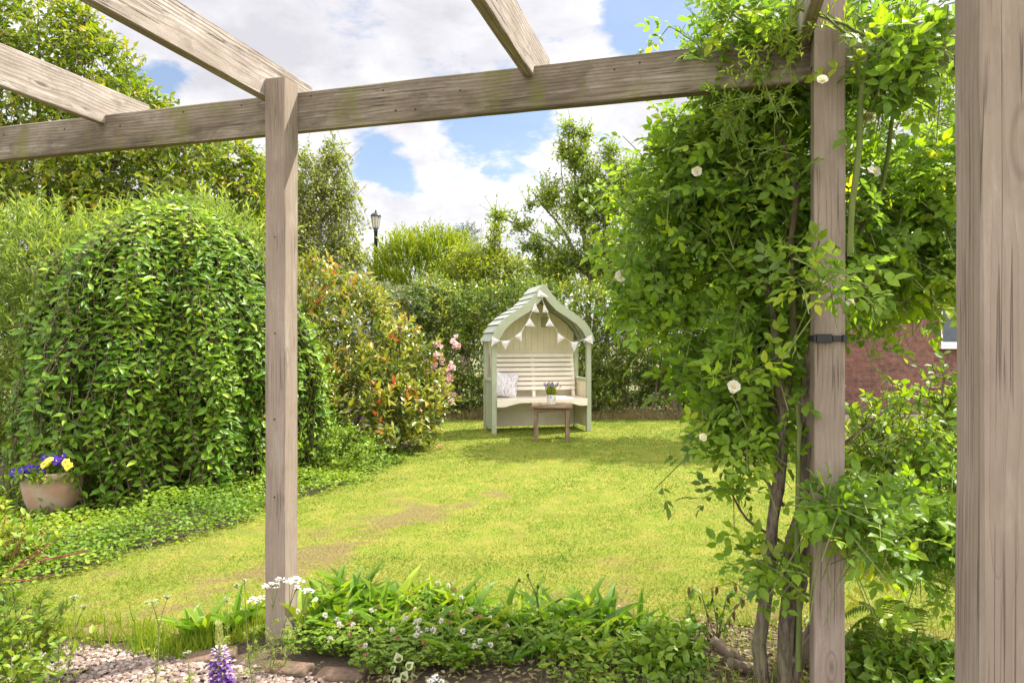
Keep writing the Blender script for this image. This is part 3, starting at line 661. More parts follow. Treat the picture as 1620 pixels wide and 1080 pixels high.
# --- weeping shrub: leafy strings hanging over a dome
def weeping_shrub():
    c = A_([-3.22, 6.45, 0]); r = RNG(41)
    t = thing('weeping_shrub', 'large dome shaped weeping shrub with glossy leaves hanging in long strings', 'shrub', c)
    zz = A_([0, .35, .8, 1.25, 1.6, 1.9, 2.12, 2.3, 2.42, 2.5]); rr = A_([1.38, 1.40, 1.36, 1.26, 1.11, .94, .76, .54, .30, .0])
    s_arc = np.concatenate([[0], np.cumsum(np.hypot(np.diff(zz), np.diff(rr)))])[::-1]; s_arc = s_arc.max() - (s_arc.max() - s_arc)
    # arc length from the top
    z_t, r_t = zz[::-1], rr[::-1]; arc = np.concatenate([[0], np.cumsum(np.hypot(np.diff(z_t), np.diff(r_t)))])
    g = Geo(); stems = []
    for i in range(1700):
        th = r.random() * 6.283
        if math.sin(th) > .5 and r.random() < .5: continue
        a0 = r.random() ** .8 * arc[-1] * .72; ln = .5 + 1.3 * r.random()
        inset = .78 + .27 * r.random() ** .6
        k = int(ln / .043); a = a0 + (np.arange(k) + r.random(k) * .6) * .043
        ok = a < arc[-1] - .02 * r.random(); a = a[ok]; k = len(a)
        if k < 3: continue
        z = np.interp(a, arc, z_t); rad = np.interp(a, arc, r_t)
        ths = th + .04 * np.sin(a * 6 + i) + .02 * r.normal()
        lob = 1 + .09 * math.sin(th * 3 + 1.0) + .06 * math.sin(th * 7 + .4) + .04 * math.sin(th * 13)
        lift = .05 * math.sin(th * 5) + .03 * r.normal()
        sx, sy = .80, .80
        rs = rad * inset * lob + .10 * (1 - np.exp(-(a - a0) * 2)) + .02 * np.sin(a * 11 + i)
        P = c + np.stack([np.cos(ths) * rs * sx, np.sin(ths) * rs * sy, z * 1.04 * (.96 + .04 * lob) + lift], 1)
        P[:, :2] += (np.stack([np.cos(ths), np.sin(ths)], 1) * (.07 * vnoise(P, 2.6, 17) + .05 * vnoise(P, 6, 18))[:, None]); P[:, 2] += .06 * vnoise(P, 3.0, 19)
        out = np.stack([np.cos(ths), np.sin(ths), 0 * ths], 1); tan = np.stack([-np.sin(ths), np.cos(ths), 0 * ths], 1)
        sg = np.where(np.arange(k) % 2 == 0, 1.0, -1.0)[:, None]
        D = nrm(tan * sg * (.55 + .5 * r.random((k, 1))) + out * (.35 + .6 * r.random((k, 1))) + UP * (-.2 + .45 * r.normal(size=(k, 1))) + r.normal(size=(k, 3)) * .35)
        N = nrm(out * .85 + UP * .8 + r.normal(size=(k, 3)) * .42)
        sz = (.5 + .8 * r.random(k)) * (.85 + .3 * r.random())
        base = .38 + .16 * r.normal()
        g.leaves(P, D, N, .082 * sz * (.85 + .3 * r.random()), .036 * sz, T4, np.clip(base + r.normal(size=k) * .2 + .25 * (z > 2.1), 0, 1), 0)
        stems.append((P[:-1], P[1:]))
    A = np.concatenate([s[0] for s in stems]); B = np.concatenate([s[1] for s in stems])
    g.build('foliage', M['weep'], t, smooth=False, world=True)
    g = Geo(); g.sticks(A, B, .0042, .0042); g.build('hanging_stem', M['twig'], t, world=True)
    paths = [([c, c + A_([.03, 0, .9]), c + A_([0, .02, 1.7])], .07, .05)]
    for k in range(9):
        a = k * .7 + .3; paths.append(([c + A_([0, 0, 1.6]), c + A_([math.cos(a) * .4, math.sin(a) * .4, 2.2]), c + A_([math.cos(a) * .9, math.sin(a) * .85, 1.9])], .028, .01))
    limbs(t, paths, M['bark'], seed=3)
weeping_shrub()
def ivy():
    b = A_([-1.85, 6.9, 0]); t = thing('ivy_bush', 'low small leaved pale green bush between the weeping and red tipped shrubs', 'shrub', b)
    foliage([(-2.0, 6.75, .35, .35, .4, .38), (-1.75, 6.9, .22, .3, .35, .25), (-2.15, 6.9, .8, .32, .4, .4), (-2.2, 7.0, 1.2, .25, .3, .35), (-1.6, 7.2, .15, .25, .4, .18)], 700, 7, .2, .042, .028, M['cover'], 45, t, 'foliage', T4, droop=.3, upbias=.4, depth=.6, stem=M['green_stem'], rbase=(.5, .25), sr=.002)
ivy()

# --- lance leaved hedge, left
def lance_hedge():
    base = A_([-5.2, 7.9, 0]); t = thing('lance_leaf_hedge', 'tall pale green hedge with narrow lance shaped leaves at the left edge', 'hedge', base)
    cl = []
    r = RNG(50)
    for x in np.arange(-7.4, -3.0, .42):
        top = 2.75 + .12 * math.sin(x * 3)
        cl.append((x, 7.8 + .15 * r.normal(), top - .55, .55, .75, .62)); cl.append((x + .1, 7.75, 1.45, .52, .7, .7)); cl.append((x, 7.9, .65, .42, .55, .6)); cl.append((x, 8.5, .6, .42, .4, .6)); cl.append((x, 8.6, 1.3, .42, .4, .5))
    foliage(cl, 5000, 9, .42, .115, .022, M['willow'], 51, t, 'foliage', T2, droop=.12, upbias=.85, rb=.35, fwd=.7, spread=.9, nup=1.2, tip=.35, depth=.5, stem=M['green_stem'], extra=(.12, 1.7), rbase=(.5, .28), noise=.12)
    paths = [([A_([x, 7.7 + .2 * r.random(), 0]), A_([x + .1 * r.normal(), 7.8, 1.2]), A_([x + .2 * r.normal(), 7.8, 2.2])], .03, .012) for x in np.arange(-7.2, -3.0, .16)]
    limbs(t, paths, M['bark'], 'stem', 52, 5)
lance_hedge()

# --- big cherry tree upper left
def cherry_tree():
    b = A_([-8.2, 12.0, 0]); t = thing('cherry_tree', 'big broad tree with yellowish green leaves rising behind the left beam', 'tree', b)
    D = 12.0
    cl = [px_clump(60, 60, D, .95, 1.1, .8), px_clump(150, 110, D, .75, 1, .7), px_clump(25, 170, D, 1.1, 1.2, .9), px_clump(190, 190, D, .8, 1, .6),
          px_clump(250, 185, D, .5, .8, .4), px_clump(290, 235, D - .5, .75, .9, .5), px_clump(360, 255, D - 1, .55, .7, .40), px_clump(330, 300, D - 1, .8, .9, .45), px_clump(390, 310, D - 1, .45, .6, .35),
          px_clump(200, 280, D, 1.0, 1.1, .6), px_clump(80, 280, D, 1.1, 1.1, .7), px_clump(-60, 130, D, 1.2, 1.2, 1.2), px_clump(-60, 300, D, 1.2, 1.2, .9),
          px_clump(150, 350, D - .5, 1.2, 1.0, .6), px_clump(330, 360, D - .6, 1.0, 1.0, .5), px_clump(10, 370, D, 1.2, 1, .6), px_clump(130, 40, D, .35, .5, .4), px_clump(-40, 20, D, .8, .9, .8)]
    foliage(cl, 4000, 8, .5, .135, .066, M['cherry'], 61, t, 'crown', T2, droop=.45, upbias=.25, rb=.5, fwd=.6, depth=.55, stem=M['twig'], noise=.30, ns=3.2, tip=.35, rbase=(.42, .3), updir=-.25, sr=.006)
    paths = [([b, b + A_([.1, 0, 1.6]), b + A_([.2, 0, 3.4])], .2, .13)]
    for (px, py) in ((60, 30), (150, 80), (20, 150), (240, 170), (300, 235), (380, 260), (200, 280), (80, 270), (-60, 130), (140, 20), (330, 330)):
        e = at(px, py, D - .3); paths.append(([b + A_([.1, 0, 1.5 + 1.2 * RNG(px + 99).random()]), (b + e) / 2 + A_([0, 0, 1.2]), e], .07, .012))
    limbs(t, paths, M['bark_grey'], 'trunk', 62)
cherry_tree()

def birch_tree():
    D = 17.0; b = at(490, 600, D) * A_([1, 1, 0]); t = thing('birch_tree', 'slender birch with fine drooping grey green foliage left of the street lamp', 'tree', b)
    cl = [px_clump(528, 240, D, .35, .5, .45), px_clump(510, 290, D, .55, .7, .6), px_clump(470, 290, D, .6, .7, .7), px_clump(545, 305, D, .40, .5, .5), px_clump(500, 350, D, .9, .9, .7), px_clump(440, 330, D, .9, .9, .8),
          px_clump(530, 380, D, .7, .8, .6), px_clump(470, 400, D, 1.1, 1, .7), px_clump(555, 400, D, .45, .7, .5), px_clump(430, 260, D, .4, .6, .4), px_clump(480, 240, D, .22, .4, .3)]
    foliage(cl, 1350, 10, .8, .095, .066, M['birch'], 71, t, 'crown', T2, droop=1.0, upbias=.1, rb=.7, fwd=.3, depth=.8, stem=M['twig'], noise=.42, ns=3.0, rbase=(.5, .3), updir=-.4, sr=.005)
    paths = [([b, b + A_([.1, 0, 3]), at(526, 235, D)], .14, .02)] + [([at(500 + (i % 3) * 4, 360 - i * 12, D), at(px, py + 10, D)], .04, .01) for i, (px, py) in enumerate(((545, 290), (465, 270), (440, 320), (550, 350), (480, 240), (430, 270)))]
    limbs(t, paths, M['birch_bark'], 'trunk', 72)
birch_tree()

def photinia():
    b = A_([-2.1, 8.5, 0]); t = thing('photinia_shrub', 'rounded glossy shrub with red and orange young leaves beside the pink rose', 'shrub', b)
    cl = [(-2.55, 8.6, 1.75, .65, .7, .62), (-2.1, 8.5, 1.35, .75, .8, .62), (-1.55, 8.5, .95, .62, .75, .58), (-1.25, 8.4, .55, .45, .6, .5), (-2.0, 8.1, .6, .8, .7, .6), (-1.5, 8.0, .42, .55, .55, .42), (-2.75, 8.4, .9, .6, .7, .8), (-1.9, 8.6, 1.62, .35, .5, .4), (-3.2, 8.7, 1.5, .6, .6, .7)]
    foliage(cl, 1500, 8, .30, .10, .042, M['photinia'], 81, t, 'foliage', T4, droop=.05, upbias=.7, rb=.4, fwd=.9, depth=.5, stem=M['twig'], rbase=(.44, .26), tip=.55, power=1.4, noise=.18, ns=5)
    limbs(t, [([b, b + A_([dx * .5, 0, .6]), b + A_([dx, dy, 1.2])], .03, .012) for dx, dy in ((-.5, 0), (.3, -.2), (.6, 0), (-.2, -.4), (0, .3))], M['bark'], 'stem', 82, 6)
photinia()

# --- flowers made of petals
def rosette(g, c, axis, rad, r, n1=7, mat=0, cup=.5, rb=.5):
    axis = nrm(A_(axis)); x = nrm(np.cross(axis, A_([.3, .5, .8]))); y = np.cross(axis, x)
    for ring, (f, nn, up) in enumerate(((1.0, n1, cup), (.72, n1 - 1, cup + .6), (.42, max(3, n1 - 3), cup + 1.4))):
        a = np.arange(nn) / nn * 6.283 + ring * .4 + r.random() * .5
        d = x * np.cos(a)[:, None] + y * np.sin(a)[:, None]
        D = nrm(d + axis * up * .5 + r.normal(size=(nn, 3)) * .12); N = nrm(axis - d * up * .4 + r.normal(size=(nn, 3)) * .15)
        g.leaves(np.repeat(A_(c)[None], nn, 0), D, N, rad * f * (.85 + .3 * r.random(nn)), rad * f * (1.15 + .2 * r.random(nn)), TP, np.clip(rb + .25 * (1 - f) * -1 + r.normal(size=nn) * .15 + .15, 0, 1), mat)

def pink_rose():
    b = A_([-.95, 8.7, 0]); r = RNG(90); t = thing('rose_bush', 'rose bush with clusters of pale pink blooms between red tipped shrub and arbour', 'rose bush', b)
    fl = [(690, 545, 8), (718, 540, 9), (722, 548, 8), (700, 571, 7), (691, 562, 5), (687, 578, 5), (712, 578, 6), (717, 582, 5), (709, 592, 7), (711, 602, 7), (705, 610, 7), (700, 604, 5), (709, 585, 6), (714, 622, 7), (699, 618, 4), (672, 590, 4), (623, 524, 6), (634, 527, 6), (628, 534, 5), (641, 524, 4), (712, 636, 5), (676, 572, 4)]
    cl = [(-1.2, 8.7, .95, .30, .3, .35), (-1.0, 8.6, .65, .25, .3, .35), (-1.15, 8.5, .35, .3, .3, .32)]
    pts = []
    for (px, py, s) in fl:
        d = 8.45 + .25 * r.random(); c = at(px, py, d); pts.append(c)
        g = Geo()
        for k in range(max(2, int(s * .8))):
            q = c + r.normal(size=3) * A_([.022, .022, .022]) * (s / 7); rosette(g, q, A_([.2, -1, .6]) + r.normal(size=3) * .4, .024 + .008 * r.random(), r, 6, rb=.45)
        g.build('bloom', M['pink_petal'], t, smooth=False, world=True)
    foliage(cl, 240, 6, .28, .05, .03, M['photinia'], 91, t, 'foliage', T4, droop=.1, upbias=.7, fwd=.6, stem=M['green_stem'], rbase=(.3, .2), depth=.6, back=.9)
    g = Geo()
    for p in pts:
        q = A_([-1.05, 8.65, .0]); mid = (p + q) / 2 + A_([-.05, 0, .15]); g.tube([q, mid, p], [.008, .005, .003], 5)
    g.build('stem', M['green_stem'], t, world=True)
pink_rose()

# --- hedges at the back of the lawn
def back_hedges():
    r = RNG(100)
    b = A_([-1.9, 12.6, 0]); t = thing('silver_hedge', 'silvery variegated shrub hedge left of the green back hedge', 'hedge', b)
    cl = [(x, 12.6 + .1 * r.normal(), z, .5, .6, .5) for x in np.arange(-3.6, -1.5, .4) for z in (.5, 1.15, 1.75)] + [(x, 12.6, 2.05 + .1 * math.sin(x * 4), .42, .55, .35) for x in np.arange(-3.6, -1.5, .35)]
    foliage(cl, 2600, 9, .35, .065, .034, M['silver'], 101, t, 'foliage', T2, droop=.15, upbias=.6, stem=M['twig'], rbase=(.5, .3), depth=.45, extra=(.1, 1.6), noise=.15)
    limbs(t, [([A_([x, 12.6, 0]), A_([x + .1, 12.6, 1.6])], .03, .015) for x in np.arange(-3.4, -1.6, .3)], M['bark'], 'stem', 102, 5)
    b = A_([1.3, 12.7, 0]); t = thing('laurel_hedge', 'long thick clipped green hedge standing behind the wooden arbour', 'hedge', b)
    cl = []
    for x in np.arange(-1.5, 5.6, .42):
        tp = 2.38 + .07 * math.sin(x * 2.3) + .05 * r.normal()
        lowgap = x > 1.6
        cl += [(x, 12.55 + .08 * r.normal(), tp - .42, .46, .6, .45), (x + .15, 12.5 + .1 * r.normal(), 1.45, .46, .58, .5)]
        cl += [(x, 12.65, .95, .42, .5, .45), (x, 13.1, .45, .42, .45, .42)] if lowgap else [(x, 12.5, .85, .45, .6, .5), (x + .2, 12.45, .35, .42, .55, .42)]
    foliage(cl, 6500, 9, .34, .075, .036, M['laurel'], 103, t, 'foliage', T2, droop=.1, upbias=.55, stem=M['twig'], rbase=(.45, .28), depth=.5, tip=.3, extra=(.08, 1.7), noise=.2, ns=3.5, back=.7)
    paths = []
    for x in np.arange(-1, 5.5, .19):
        xx = x + .1 * r.normal(); paths.append(([A_([xx, 12.3 + .3 * r.random(), 0]), A_([xx + .08 * r.normal(), 12.4, .6]), A_([xx + .2 * r.normal(), 12.5, 1.5])], .012 + .018 * r.random(), .008))
    limbs(t, paths, M['bark'], 'stem', 104, 5)
    # dry grass at the foot of the hedge
    n = 4200; g = Geo(); x = -1.3 + 6.5 * r.random(n); y = 11.5 + .75 * r.random(n) ** 1.3; a = r.random(n) * 6.28
    D = np.stack([np.cos(a) * .5, np.sin(a) * .5 - .1, np.ones(n)], 1)
    g.leaves(np.stack([x, y, 0 * x], 1), D + r.normal(size=(n, 3)) * A_([.5, .3, 0]), nrm(np.stack([np.cos(a), np.sin(a), .2 + 0 * a], 1)), np.clip(.09 + .16 * r.random(n) ** 1.5 * (1 + .9 * vnoise(np.stack([x * 1.0, y, 0 * x], 1), 6.0, 55)), .03, .5), .009, TB2, np.clip(.45 + .28 * r.normal(size=n), 0, 1))
    n = 1600; x = -1.3 + 6.5 * r.random(n); y = 11.7 + .8 * r.random(n); z = .02 + .3 * r.random(n) ** 2
    g.leaves(np.stack([x, y, z], 1), r.normal(size=(n, 3)) + UP * .3, r.normal(size=(n, 3)) * .4 + UP, .06, .03, T2, np.clip(.7 + .2 * r.normal(size=n), 0, 1))
    set_props(g.build('dry_grass', M['straw'], smooth=False), 'straw coloured dry grass along the foot of the back hedge', 'dry grass', kind='stuff')
back_hedges()

def far_shrubs():
    D = 16.0
    b = at(665, 700, D) * A_([1, 1, 0]); t = thing('golden_conifer', 'feathery golden green conifer above the hedge right of the street lamp', 'conifer', b)
    cl = [px_clump(640, 405, D, .55, .6, .45), px_clump(690, 400, D, .6, .6, .5), px_clump(725, 410, D, .5, .6, .45), px_clump(660, 440, D, .8, .8, .7), px_clump(720, 450, D, .8, .8, .7), px_clump(615, 435, D, .4, .5, .5), px_clump(690, 500, D, 1.2, .9, .9)]
    foliage(cl, 2200, 14, .5, .09, .030, M['gold'], 111, t, 'crown', T2, droop=0, upbias=1.1, rb=.3, fwd=1.3, spread=.7, depth=.5, rbase=(.45, .25), tip=.4, noise=.12)
    limbs(t, [([b, b + A_([0, 0, 2.6])], .12, .03)], M['bark'], 'trunk', 112)
    D = 15.0
    b = at(800, 700, D) * A_([1, 1, 0]); t = thing('lime_leaved_shrub', 'bright yellow green loose shrub above the hedge between conifer and bare topped tree', 'shrub', b)
    cl = [px_clump(745, 412, D, .5, .6, .40), px_clump(790, 425, D, .6, .6, .4), px_clump(770, 440, D, .7, .7, .5), px_clump(835, 440, D, .6, .6, .4), px_clump(720, 445, D, .5, .6, .4), px_clump(880, 445, D, .5, .6, .3), px_clump(785, 385, D, .18, .3, .35), px_clump(788, 355, D, .1, .15, .2), px_clump(790, 490, D, 1.4, .9, .6), px_clump(940, 440, D, .6, .6, .3)]
    foliage(cl, 2000, 8, .42, .085, .042, M['lime'], 113, t, 'crown', T2, droop=.2, upbias=.5, rb=.5, depth=.55, rbase=(.5, .3), stem=M['twig'], noise=.2, tip=.2)
    limbs(t, [([b, at(765, 430, D)], .05, .02), ([b, at(788, 350, D)], .05, .008), ([b, at(850, 430, D)], .05, .02)], M['bark'], 'stem', 114)
    D = 32.0
    b = at(735, 660, D) * A_([1, 1, 0]); t = thing('pine_tree', 'distant dark pine tree top showing above the bright yellow shrubs', 'tree', b)
    cl = [px_clump(720, 372, D, .45, .5, .3), px_clump(737, 364, D, .45, .5, .3), px_clump(748, 372, D, .45, .5, .35), px_clump(710, 382, D, .5, .5, .3), px_clump(735, 390, D, 1.0, .8, .6), px_clump(735, 450, D, 1.8, 1.3, 1.6)]
    foliage(cl, 600, 9, .45, .14, .03, M['pine'], 115, t, 'crown', T2, droop=0, upbias=.7, depth=.6, rbase=(.5, .3), stem=M['twig'])
    limbs(t, [([b, at(735, 368, D)], .2, .04)], M['bark'], 'trunk', 116)
    # hawthorn with wand like tops
    D = 14.0
    b = at(930, 650, D) * A_([1, 1, 0]); t = thing('hawthorn_tree', 'open branched tree with upright wand like shoots behind the arbour', 'tree', b)
    cl = [px_clump(902, 205, D, .13, .2, .22), px_clump(912, 250, D, .20, .3, .3), px_clump(893, 235, D, .10, .2, .25), px_clump(925, 215, D, .08, .12, .25), px_clump(790, 340, D, .20, .2, .10), px_clump(822, 355, D, .25, .25, .16), px_clump(840, 320, D, .13, .15, .22), px_clump(870, 310, D, .25, .3, .33), px_clump(920, 310, D, .35, .4, .40), px_clump(850, 385, D, .35, .4, .25),
          px_clump(900, 370, D, .55, .6, .5), px_clump(960, 330, D, .55, .6, .6), px_clump(950, 400, D, .75, .7, .5), px_clump(1000, 300, D, .5, .5, .6), px_clump(1030, 380, D, .8, .7, .7), px_clump(880, 420, D, .5, .5, .3), px_clump(965, 250, D, .18, .25, .35), px_clump(940, 290, D, .2, .3, .4)]
    foliage(cl, 2500, 9, .36, .068, .047, M['hawthorn'], 117, t, 'crown', T2, droop=.0, upbias=.5, rb=.6, depth=.8, rbase=(.5, .3), stem=M['twig'], noise=.45, tip=.3, sr=.005, extra=(.1, 1.8))
    paths = [([b, at(935, 450, D), at(915, 320, D), at(903, 190, D)], .08, .008), ([b, at(950, 430, D), at(965, 330, D), at(968, 235, D)], .07, .008), ([at(935, 440, D), at(870, 385, D), at(775, 332, D)], .045, .006), ([at(930, 430, D), at(880, 350, D), at(838, 300, D)], .04, .006), ([b, at(990, 420, D), at(1010, 280, D)], .06, .01), ([at(915, 320, D), at(925, 250, D), at(926, 195, D)], .02, .004), ([at(920, 350, D), at(890, 290, D), at(885, 215, D)], .02, .004)]
    limbs(t, paths, M['bark'], 'trunk', 118)
    # big leafy tree behind the climbing rose
    D = 9.5
    b = at(1230, 660, D) * A_([1, 1, 0]); t = thing('leafy_tree', 'broad bright green tree behind the climbing rose and hiding the house', 'tree', b)
    cl = [px_clump(1060, 290, D, .5, .6, .6), px_clump(1120, 230, D, .6, .6, .5), px_clump(1010, 370, D, .4, .5, .4), px_clump(1100, 370, D, .8, .8, .6), px_clump(1200, 300, D, .9, .8, .8), px_clump(1300, 220, D, .9, .8, .8), px_clump(1420, 180, D, .9, .8, .8), px_clump(1500, 280, D, .9, .8, .8), px_clump(1400, 330, D, 1, .8, .7), px_clump(1060, 440, D, .5, .6, .4), px_clump(1200, 430, D, .9, .8, .5), px_clump(1320, 420, D, .8, .7, .4), px_clump(1470, 400, D, .7, .7, .4), px_clump(1600, 250, D, 1, .9, 1.2)]
    foliage(cl, 2300, 8, .45, .10, .045, M['ash'], 119, t, 'crown', T2, droop=.2, upbias=.4, depth=.6, rbase=(.5, .3), stem=M['twig'], noise=.25, ns=3.0, sr=.006)
    limbs(t, [([b, b + A_([0, 0, 1.7])], .13, .1)] + [([b + A_([0, 0, 1.5]), at(px, py, D)], .05, .015) for px, py in ((1080, 300), (1130, 220), (1220, 260), (1320, 200), (1430, 180), (1500, 270), (1400, 330), (1060, 420))], M['bark'], 'trunk', 120)
far_shrubs()

# ------------------------------------------------------------------ street lamp
def street_lamp():
    D = 16.0; b = at(594.5, 600, D) * A_([1, 1, 0]); zt = EYE + (CY - 332) / F * D
    t = thing('street_lamp', 'black lantern topped street lamp standing behind the garden hedge', 'street lamp', b)
    k = D / F
    g = Geo(); zl = EYE + (CY - 361) / F * D
    g.lathe([(.09, 0), (.09, .25), (.065, .3), (.055, .9), (.045, 1.0), (.042, zl - .1), (.055, zl - .08), (.04, zl - .05), (.075, zl), (.0, zl)], seg=14); g.build('post', M['black_metal'], t)
    lan = Geo(); z0 = zl
    top = EYE + (CY - 342.5) / F * D
    gm, tt, out = new_mat('frosted_lamp_glass'); p = tt.node('ShaderNodeBsdfPrincipled'); p.inputs['Base Color'].default_value = (.72, .68, .58, 1); p.inputs['Roughness'].default_value = .35
    tr = tt.node('ShaderNodeBsdfTranslucent'); tr.inputs[0].default_value = (.85, .82, .72, 1); mx = tt.node('ShaderNodeMixShader'); mx.inputs[0].default_value = .5
    tt.link(p.outputs[0], mx.inputs[1]); tt.link(tr.outputs[0], mx.inputs[2]); tt.link(mx.outputs[0], out.inputs[0])
    g = Geo(); g.lathe([(.068, z0), (.078, z0 + .05), (.105, top - .02), (.108, top)], seg=8); gl = g.build('glass', gm, t, smooth=False)
    g = Geo()
    for a in np.arange(8) / 8 * 6.283: g.tube([A_([math.cos(a) * .07, math.sin(a) * .07, z0]), A_([math.cos(a) * .11, math.sin(a) * .11, top])], [.005, .005], 4)
    g.build('frame', M['black_metal'], t, smooth=False)
    g = Geo(); g.lathe([(.108, top - .005), (.125, top), (.12, top + .02), (.09, top + .06), (.045, top + .085), (.02, top + .095), (.02, zt - .04), (.028, zt - .03), (.012, zt - .01), (.0, zt)], seg=14); g.build('cap', M['black_metal'], t)
street_lamp()

# ------------------------------------------------------------------ brick house on the right
def house():
    b = A_([6.0, 13.6, 0]); t = thing('brick_house', 'red brick house with white framed window half hidden by the foliage', 'house', b)
    m, n, out = new_mat('red_brick'); tc = n.node('ShaderNodeTexCoord')
    mp = n.node('ShaderNodeMapping'); mp.inputs['Rotation'].default_value = (math.radians(90), 0, 0); n.link(tc.outputs['Object'], mp.inputs['Vector'])
    br = n.node('ShaderNodeTexBrick'); n.link(mp.outputs[0], br.inputs['Vector']); br.inputs['Scale'].default_value = 1.0
    br.inputs['Brick Width'].default_value = .32; br.inputs['Row Height'].default_value = .10; br.inputs['Mortar Size'].default_value = .008; br.inputs['Mortar Smooth'].default_value = .3
    br.inputs['Color1'].default_value = (.21, .085, .062, 1); br.inputs['Color2'].default_value = (.115, .05, .042, 1); br.inputs['Mortar'].default_value = (.19, .125, .10, 1)
    nz = n.noise(tc.outputs['Object'], 9, 5, .6); c = n.mix(n.ss(nz, .4, .7), br.outputs['Color'], (.25, .13, .095))
    p = n.node('ShaderNodeBsdfPrincipled'); n.link(c, p.inputs['Base Color']); p.inputs['Roughness'].default_value = .9
    bp = n.node('ShaderNodeBump'); bp.inputs['Strength'].default_value = .7; bp.inputs['Distance'].default_value = .03; n.link(n.math('SUBTRACT', nz, br.outputs['Fac']), bp.inputs['Height']); n.link(bp.outputs[0], p.inputs['Normal']); n.link(p.outputs[0], out.inputs[0])
    x0, x1, y1, h = 0.0, 9.0, 7.0, 2.75
    wx0, wx1, wz0, wz1 = 2.55, 3.85, 1.24, 2.2
    g = Geo()
    def quad(a, b_, c_, d): g.add([a, b_, c_, d], [[[0, 1, 2, 3]]])
    for (xa, xb, za, zb) in ((x0, wx0, 0, h), (wx1, x1, 0, h), (wx0, wx1, 0, wz0), (wx0, wx1, wz1, h)): quad((xa, 0, za), (xb, 0, za), (xb, 0, zb), (xa, 0, zb))
    quad((x0, y1, 0), (x0, 0, 0), (x0, 0, h), (x0, y1, h)); quad((x1, 0, 0), (x1, y1, 0), (x1, y1, h), (x1, 0, h)); quad((x1, y1, 0), (x0, y1, 0), (x0, y1, h), (x1, y1, h))
    g.add([(x0, 0, h), (x0, y1 / 2, h + 2.3), (x0, y1, h)], [[[0, 1, 2]]]); g.add([(x1, 0, h), (x1, y1, h), (x1, y1 / 2, h + 2.3)], [[[0, 1, 2]]])
    for (xa, xb) in ((wx0, wx0), (wx1, wx1)): quad((xa, 0, wz0), (xa, .12, wz0), (xa, .12, wz1), (xa, 0, wz1))
    quad((wx0, 0, wz1), (wx1, 0, wz1), (wx1, .12, wz1), (wx0, .12, wz1))
    g.build('wall', m, t, smooth=False)
    g = Geo(); e = .3
    for sg in (0, 1):
        ya, yb = (-e, y1 / 2) if sg == 0 else (y1 + e, y1 / 2); za = h - e * 2.3 / (y1 / 2); zb = h + 2.3 + .02
        g.add([(x0 - e, ya, za), (x1 + e, ya, za), (x1 + e, yb, zb), (x0 - e, yb, zb), (x0 - e, ya, za + .09), (x1 + e, ya, za + .09), (x1 + e, yb, zb + .09), (x0 - e, yb, zb + .09)], [[[0, 1, 2, 3], [4, 7, 6, 5], [0, 4, 5, 1], [0, 3, 7, 4], [1, 5, 6, 2]]])
    g.build('roof', plain_mat('roof_tile', (.16, .09, .07), .8, .2, 4, .5, 20), t, smooth=False)
    white = plain_mat('white_upvc', (.78, .78, .78), .4, .03)
    win = Geo(); fw = .07
    for (xa, xb, za, zb) in ((wx0, wx1, wz0, wz0 + fw), (wx0, wx1, wz1 - fw, wz1), (wx0, wx0 + fw, wz0 + fw, wz1 - fw), (wx1 - fw, wx1, wz0 + fw, wz1 - fw), ((wx0 + wx1) / 2 - .03, (wx0 + wx1) / 2 + .03, wz0 + fw, wz1 - fw)):
        win.box(((xa + xb) / 2, .09, (za + zb) / 2), (xb - xa, .06, zb - za))
    wo = win.build('window', white, t, smooth=False)
    gl = Geo(); gl.box(((wx0 + wx1) / 2, .10, (wz0 + wz1) / 2), (wx1 - wx0 - 2 * fw, .012, wz1 - wz0 - 2 * fw)); gl.build('pane', plain_mat('window_glass', (.06, .075, .09), .06, .1), wo, smooth=False)
    s_ = Geo(); s_.box(((wx0 + wx1) / 2, -.03, wz0 - .035), (wx1 - wx0 + .16, .2, .06)); s_.build('sill', white, wo, smooth=False)
house()

